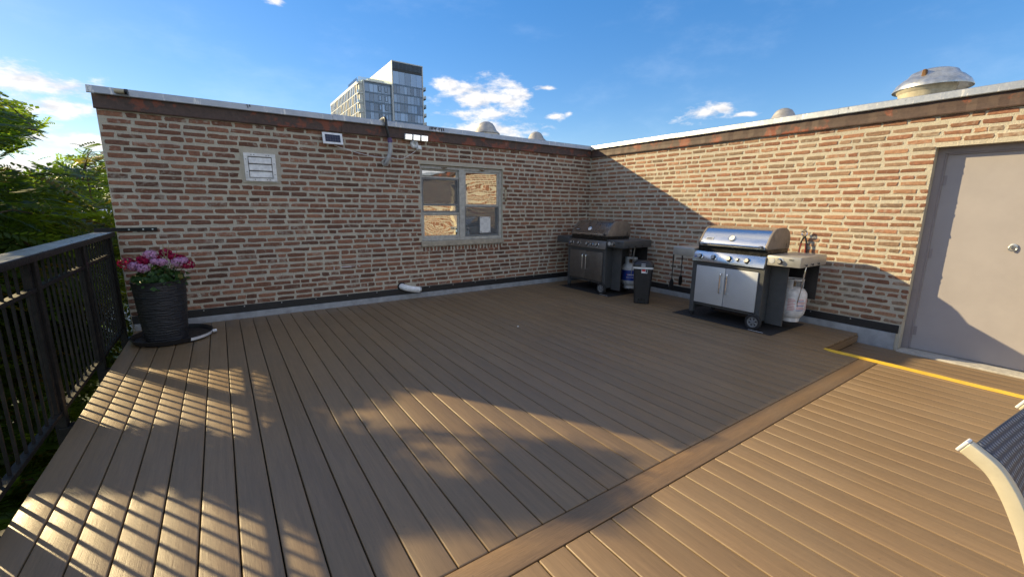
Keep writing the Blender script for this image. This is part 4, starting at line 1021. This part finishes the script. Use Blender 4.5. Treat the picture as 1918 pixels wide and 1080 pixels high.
box('roof_box', M['tpanel'], tw, 42.5, 47.99, F0+9, F0+16, Z1+.01, Z1+3.4)
rebase(tw, (48, 165, -9))

# ------------------------------------------------------------------ houses beyond the trees
def house(x, y, w, d, hz, label, wm, rmm):
    h = thing('house', label, 'house', (x, y, -9))
    box('wall', wm, h, -w/2, w/2, -d/2, d/2, 0, hz)
    MB().prism([(-w/2-.4, hz), (w/2+.4, hz), (0, hz+2.4)], 'y', -d/2-.4, d/2+.4).build('roof', rmm, h)
    for i in range(3):
        for k in range(2):
            b = box('window', M['white_paint'], h, -w/2+1+i*(w-2.6)/2, -w/2+1.7+i*(w-2.6)/2, -d/2-.06, -d/2-.001, 1.2+k*3, 2.8+k*3); box('pane', M['tglass'], b, -w/2+1.08+i*(w-2.6)/2, -w/2+1.62+i*(w-2.6)/2, -d/2-.09, -d/2-.061, 1.3+k*3, 2.7+k*3)
house(-15.5, 44, 8, 10, 8.0, 'pale blue house just visible through the leaves left of the wall', M['flash'], M['dull_alu'])

# ------------------------------------------------------------------ sling chair
ch = thing('sling_chair', 'patio chair with cream tube frame and grey woven sling', 'chair')
CX0, CX1 = -4.885, -4.47
rp = [(-6.100, .952), (-6.117, .943), (-6.147, .922), (-6.175, .8815), (-6.200, .830), (-6.221, .779), (-6.262, .66), (-6.305, .54), (-6.345, .45), (-6.40, .415), (-6.50, .405), (-6.65, .415), (-6.80, .43), (-6.88, .425), (-6.93, .385)]
sp_ = spline([(0, a, b) for a, b in rp], 5)
for x in (CX0, CX1):
    q = MB(); 
    sec = [(-.012, -.014), (.012, -.014), (.012, .014), (-.012, .014)]
    for i, p in enumerate(sp_):
        t = (sp_[min(i+1, len(sp_)-1)]-sp_[max(i-1, 0)]).normalized(); nv = Vector((0, -t.z, t.y))
        for (a, b) in sec: q.v.append((x+a, p.y+nv.y*b, p.z+nv.z*b))
    for i in range(len(sp_)-1):
        for k in range(4): q.f.append((4*i+k, 4*i+(k+1) % 4, 4*i+4+(k+1) % 4, 4*i+4+k))
    e = 4*(len(sp_)-1); q.f += [(0, 1, 2, 3), (e+3, e+2, e+1, e)]
    r_ = q.build('side_rail', M['chair_frame'], ch, bevel=.005, smooth=True, angle=60)
    t0 = (sp_[1]-sp_[0]).normalized(); n0 = Vector((0, -t0.z, t0.y)); cm = MB(); p0 = sp_[0]
    for k_ in (-.0005, -.007):
        for (a, b) in sec: cm.v.append((x+a*1.04, p0.y+t0.y*k_+n0.y*b*1.04, p0.z+t0.z*k_+n0.z*b*1.04))
    cm.f += [(0, 1, 2, 3), (7, 6, 5, 4)]+[(k_, (k_+1) % 4, 4+(k_+1) % 4, 4+k_) for k_ in range(4)]
    cm.build('end_cap', M['white_print'], r_, bevel=.002)
sl = MB(); nx = 14
for i, p in enumerate(sp_[2:-1]):
    for k in range(nx+1):
        u = k/nx; sag = -.022*math.sin(math.pi*u)*min(1, i/18)
        t = (sp_[min(i+3, len(sp_)-1)]-sp_[i+1]).normalized(); nv = Vector((0, -t.z, t.y))
        if nv.z < 0: nv = -nv
        sl.v.append((CX0+.014+(CX1-CX0-.028)*u, p.y+nv.y*(.008+sag), p.z+nv.z*(.008+sag)))
m_ = len(sp_[2:-1])
for i in range(m_-1):
    for k in range(nx): sl.f.append((i*(nx+1)+k, i*(nx+1)+k+1, (i+1)*(nx+1)+k+1, (i+1)*(nx+1)+k))
so = sl.build('sling', M['sling'], ch, smooth=True, angle=80); uvl = so.data.uv_layers.new(name='UVMap'); al = [0.0]
for i in range(1, m_): al.append(al[-1]+(sp_[2+i]-sp_[1+i]).length)
for lp in so.data.loops: vi = lp.vertex_index; uvl.data[lp.index].uv = ((vi % (nx+1))/nx*.39, al[vi//(nx+1)])
md = so.modifiers.new('thick', 'SOLIDIFY'); md.thickness = .003
MB().tube([(CX0+.012, -6.1385, .9145), (CX1-.012, -6.1385, .9145)], .007, 8).build('cross_bar', M['chair_frame'], ch, smooth=True)
MB().tube([(CX0+.016, -6.86, .405), (CX1-.016, -6.86, .405)], .011, 8).build('cross_bar', M['chair_frame'], ch, smooth=True)
for x, s in ((CX0, -1), (CX1, 1)):
    xo = x+s*.036
    MB().tube(spline([(x+s*.02, -6.27, .64), (xo, -6.33, .655), (xo, -6.6, .66), (xo, -6.80, .64), (xo, -6.86, .58), (xo, -6.87, .3), (xo, -6.90, .012)]), .0125, 8).build('arm', M['chair_frame'], ch, smooth=True)
    MB().tube(spline([(xo, -6.62, .40), (xo, -6.45, .33), (xo, -6.30, .16), (xo, -6.22, .012)]), .0125, 8).build('rear_leg', M['chair_frame'], ch, smooth=True)
    MB().tube([(xo, -6.86, .40), (xo, -6.62, .40), (x, -6.52, .395)], .0115, 8).build('brace', M['chair_frame'], ch, smooth=True)
rebase(ch, (-4.68, -6.5, 0))
ch.rotation_euler.z = R(-5.5); _pv = Vector((CX0, -6.1, 0)); ch.location = _pv+Matrix.Rotation(R(-5.5), 3, 'Z') @ (Vector((-4.68, -6.5, 0))-_pv)+Vector((0, -.014, -.012))

# ------------------------------------------------------------------ trees
# patches of deck the low sun reaches between the branches (metres on the deck)
LIT = [[(-7.09,-1.35),(-6.86,-1.51),(-6.57,-2.0),(-6.32,-2.44),(-6.09,-2.81),(-6.06,-3.24),(-6.2,-3.26),(-6.31,-2.98),(-6.56,-2.66),(-6.71,-2.59),(-6.8,-2.75),(-7.04,-2.59)],
[(-6.17,-1.96),(-5.86,-2.19),(-5.91,-2.47),(-6.14,-2.28)],
[(-6.63,-1.73),(-6.21,-2.07),(-6.23,-2.38),(-6.57,-2.04)],
[(-6.22,-2.87),(-6.04,-3.03),(-6.1,-3.44),(-6.23,-3.2)],
[(-6.4,-3.3),(-6.27,-3.42),(-6.29,-3.54),(-6.39,-3.45)],
[(-7.05,-3.36),(-6.81,-3.59),(-6.63,-3.75),(-6.46,-3.74),(-6.38,-3.89),(-6.27,-4.1),(-6.1,-4.32),(-6.01,-4.47),(-5.92,-4.46),(-5.87,-4.6),(-5.86,-4.73),(-6.09,-5.03),(-6.82,-4.57),(-7.46,-3.71),(-7.17,-3.56)],
[(-5.06,-3.29),(-4.71,-3.43),(-4.28,-4.14),(-3.77,-4.86),(-3.94,-5.0),(-4.27,-4.96),(-4.24,-4.7),(-4.33,-4.47),(-4.56,-4.26),(-4.76,-4.25),(-4.74,-4.02),(-4.96,-3.9),(-5.13,-3.76),(-5.3,-3.73),(-5.44,-3.6)],
[(-5.4,-3.96),(-5.25,-4.04),(-5.11,-4.26),(-4.98,-4.41),(-5.06,-4.45),(-5.19,-4.36),(-5.41,-4.11)],
[(-5.67,-3.18),(-5.54,-3.31),(-5.39,-3.68),(-5.48,-3.74),(-5.62,-3.52)],
[(-5.69,-4.56),(-5.62,-4.67),(-5.56,-4.77),(-5.41,-4.77),(-5.3,-4.8),(-5.2,-4.85),(-5.1,-4.96),(-5.2,-5.05),(-5.48,-5.29),(-5.78,-5.28),(-5.72,-4.83)],
[(-4.85,-5.0),(-4.48,-4.94),(-4.33,-5.07),(-3.88,-4.95),(0.5,-4.95),(0.5,-9),(-5.9,-9),(-5.9,-5.6),(-5.27,-5.13),(-5.07,-5.1),(-4.9,-5.15),(-4.76,-5.24),(-4.5,-5.22),(-4.51,-5.07)]]
def inpoly(x, y, poly):
    ins = np.zeros(len(x), bool); n = len(poly)
    for i in range(n):
        x0, y0 = poly[i]; x1, y1 = poly[(i+1) % n]
        c = ((y0 > y) != (y1 > y)); xi = (x1-x0)*(y-y0)/(y1-y0+1e-12)+x0
        ins ^= c & (x < xi)
    return ins
OPEN_SKY = [(-14, -400), (230, -400), (230, 300), (203, 296), (178, 281), (158, 275), (140, 278), (128, 292), (100, 306), (78, 320), (55, 318), (25, 314), (-14, 312), (-14, 284), (24, 286), (66, 278), (62, 262), (84, 258), (86, 226), (58, 204), (38, 190), (-14, 178)]
LD = np.array(LIGHT)
def leaf_template(nl=6):
    """a feather leaf of 2*nl+1 narrow leaflets along +x, drooping"""
    q = []
    def leaflet(t, side):
        b = np.array([t, 0, -.30*t*t]); d = np.array([.55, side*.80, -.28]) if side else np.array([1, 0, -.6])
        d = d/np.linalg.norm(d); L = .34 if side else .36; w = np.cross(d, (0, 0, 1.0)); w /= np.linalg.norm(w)
        q.append([b, b+d*L*.45+w*.062, b+d*L, b+d*L*.45-w*.062])
    for i in range(nl):
        t = .18+.76*i/(nl-1)
        leaflet(t, 1); leaflet(t, -1)
    leaflet(.97, 0)
    return np.array(q)            # (n,4,3)
LT = leaf_template()
def tree(name, label, base, crown, radii, nclump, seed, leaf=.42, per=9, limbs=9, shade=False):
    rng = np.random.default_rng(seed)
    t = thing(name, label, 'tree', tuple(base), group='trees beyond the railing')
    c = np.array(crown); r = np.array(radii)
    d = rng.normal(size=(nclump*2, 3)); d /= np.linalg.norm(d, axis=1)[:, None]
    rad = rng.random(nclump*2)**.42
    bump = 1+.22*np.sin(d[:, 0]*5+seed)*np.cos(d[:, 1]*4+seed*2)+.12*np.sin(d[:, 2]*9)
    P = c+d*r*(rad*bump)[:, None]
    P = P[(P[:, 0] < -7.62) & (P[:, 2] > -7)][:nclump]
    # leaves round every twig end
    n = len(P)*per; ci = np.repeat(np.arange(len(P)), per)
    az = rng.uniform(0, 2*np.pi, n); el = rng.uniform(-.35, .75, n)
    out = (P-c)/r; out /= (np.linalg.norm(out, axis=1)[:, None]+1e-6)
    D = np.stack([np.cos(az)*np.cos(el), np.sin(az)*np.cos(el), np.sin(el)], 1)+.45*out[ci]; D /= np.linalg.norm(D, axis=1)[:, None]
    U = np.array([0, 0, 1.0])+rng.normal(0, .28, (n, 3)); S = np.cross(U, D); S /= np.linalg.norm(S, axis=1)[:, None]; U = np.cross(D, S)
    L = leaf*rng.uniform(.65, 1.15, n); B = P[ci]+rng.normal(0, .07, (n, 3))
    keep = np.ones(n, bool); ju, jv = rng.normal(0, 13, n), rng.normal(0, 9, n)
    for f, sd_ in ((.1, 0), (.4, .3), (.4, -.3), (.8, .33), (.8, -.33), (1.25, 0)):
        Q = B+D*(L*f)[:, None]+S*(L*sd_)[:, None]-U*(L*f*f*.3)[:, None]
        v = Q-CAM; z = v@FW; pu = 959+FPX*(v@RT)/np.where(z > .1, z, 1e9); pv_ = 540+FPX*(v@DN)/np.where(z > .1, z, 1e9)
        keep &= ~((z > .1) & inpoly(pu+ju, pv_+jv, OPEN_SKY))
        keep &= (Q[:, 0] < -7.36)
        tt = -Q[:, 2]/LD[2]; gx, gy = Q[:, 0]+LD[0]*tt, Q[:, 1]+LD[1]*tt
        for pl in LIT: keep &= ~((Q[:, 2] > 0) & inpoly(gx, gy, pl))
    B, D, S, U, L, ci = B[keep], D[keep], S[keep], U[keep], L[keep], ci[keep]
    V = B[:, None, None, :]+L[:, None, None, None]*(LT[None, :, :, 0, None]*D[:, None, None, :]+LT[None, :, :, 1, None]*S[:, None, None, :]+LT[None, :, :, 2, None]*U[:, None, None, :])
    V = V.reshape(-1, 4, 3)-np.array(base)
    cb = rng.random(len(P)); yl = (rng.random(len(P)) < .07)*rng.uniform(.4, .9, len(P))
    tint = np.stack([np.clip(.5*cb[ci]+.5*rng.random(len(ci)), 0, 1), yl[ci], np.zeros(len(ci)), np.ones(len(ci))], 1)
    crown_o = leaf_cloud('crown', M['leaf'], t, V, np.repeat(tint, LT.shape[0], axis=0))
    # trunk, limbs and twigs that carry the leaves
    used = np.unique(ci); ends = P[used]
    tip = c+np.array([0, 0, r[2]*.25]); b = Vector(base)
    tk = [Vector(base), Vector(base)*.55+Vector(tip)*.45+Vector((rng.uniform(-.2, .2), rng.uniform(-.2, .2), 0)), Vector(tip)]
    pts = spline([p-b for p in tk], 6); k = len(pts)
    MB().tube(pts, [.22*(1-.8*i/(k-1)) for i in range(k)], 10).build('trunk', M['bark'], t, smooth=True)
    def clear(ps):
        Q = np.array([tuple(ps[i]*(1-f)+ps[i+1]*f+b) for i in range(len(ps)-1) for f in (0, .2, .4, .6, .8, 1)]); v = Q-CAM; z = v@FW
        tt = -Q[:, 2]/LD[2]; gx, gy = Q[:, 0]+LD[0]*tt, Q[:, 1]+LD[1]*tt
        if any(((Q[:, 2] > 0) & inpoly(gx, gy, pl)).any() for pl in LIT): return False
        return (Q[:, 0] < -7.45).all() and not ((z > .1) & inpoly(959+FPX*(v@RT)/np.where(z > .1, z, 1e9), 540+FPX*(v@DN)/np.where(z > .1, z, 1e9), OPEN_SKY)).any()
    br = MB()
    if len(ends):
        order = rng.permutation(len(ends)); hubs = ends[order[:limbs*4]]
        axis = [Vector(p) for p in pts]
        for i, e in enumerate(hubs):
            e = Vector(e)-b; a = axis[min(len(axis)-1, max(4, int(len(axis)*(.45+.5*rng.random()))))]
            mid = (a+e)/2+Vector((0, 0, .25)); main = i < limbs
            pl = arc(a, mid, e, 6)
            if clear(pl): br.tube(pl, [(.07 if main else .035)*(1-.85*j/6) for j in range(7)], 6)
        for e in ends[::2]:
            j = int(np.argmin(((hubs-e)**2).sum(1))); h = Vector(hubs[j])-b; ee = Vector(e)-b
            if (h-ee).length > .05 and (h-ee).length < 1.6 and clear([h, (h+ee)/2, ee]): br.tube([h, (h+ee)/2+Vector((0, 0, .05)), ee], [.014, .010, .005], 4)
        br.build('branches', M['bark'], t, smooth=True)
    return t
tree('leafy_tree', 'big leafy tree overhanging the railing nearest the deck', (-10.2, .6, -9), (-9.75, 1.5, 2.2), (1.95, 3.2, 2.5), 1000, 3, .44, 9, 12)
tree('leafy_tree', 'leafy tree with bright top beside the end of the shaded wall', (-9.8, 6.0, -9), (-9.55, 5.6, .0), (2.3, 3.2, 3.1), 600, 8, .50, 8, 12)
tree('leafy_tree', 'low leafy tree behind the railing below deck level', (-10.6, -2.5, -9), (-9.9, -1.8, -2.2), (2.3, 3.6, 2.2), 560, 5, .42, 9, 10)
tree('leafy_tree', 'dark leafy tree far left behind the overhanging one', (-13.0, 9.5, -9), (-12.6, 9.5, .3), (3.2, 3.4, 3.4), 560, 13, .56, 8, 10)
tree('leafy_tree', 'farther leafy tree behind the end of the shaded wall', (-11.5, 16, -9), (-11.5, 16, .4), (3.8, 3.6, 3.6), 560, 17, .55, 9, 10)
tree('leafy_tree', 'low leafy tree deep below the railing by the wall', (-9.6, 2.0, -9), (-9.6, 1.6, -3.4), (2.2, 3.8, 2.4), 560, 19, .42, 9, 10)

pb = MB().lathe([(0, 0), (.010, .001), (.013, .006), (.009, .011), (0, .012)], 10, caps=False).build('pebble', M['white_paint'], None, (-3.29, -2.22, .0005), smooth=True)
tag(pb, 'tiny white pebble lying on the shaded deck', 'pebble')
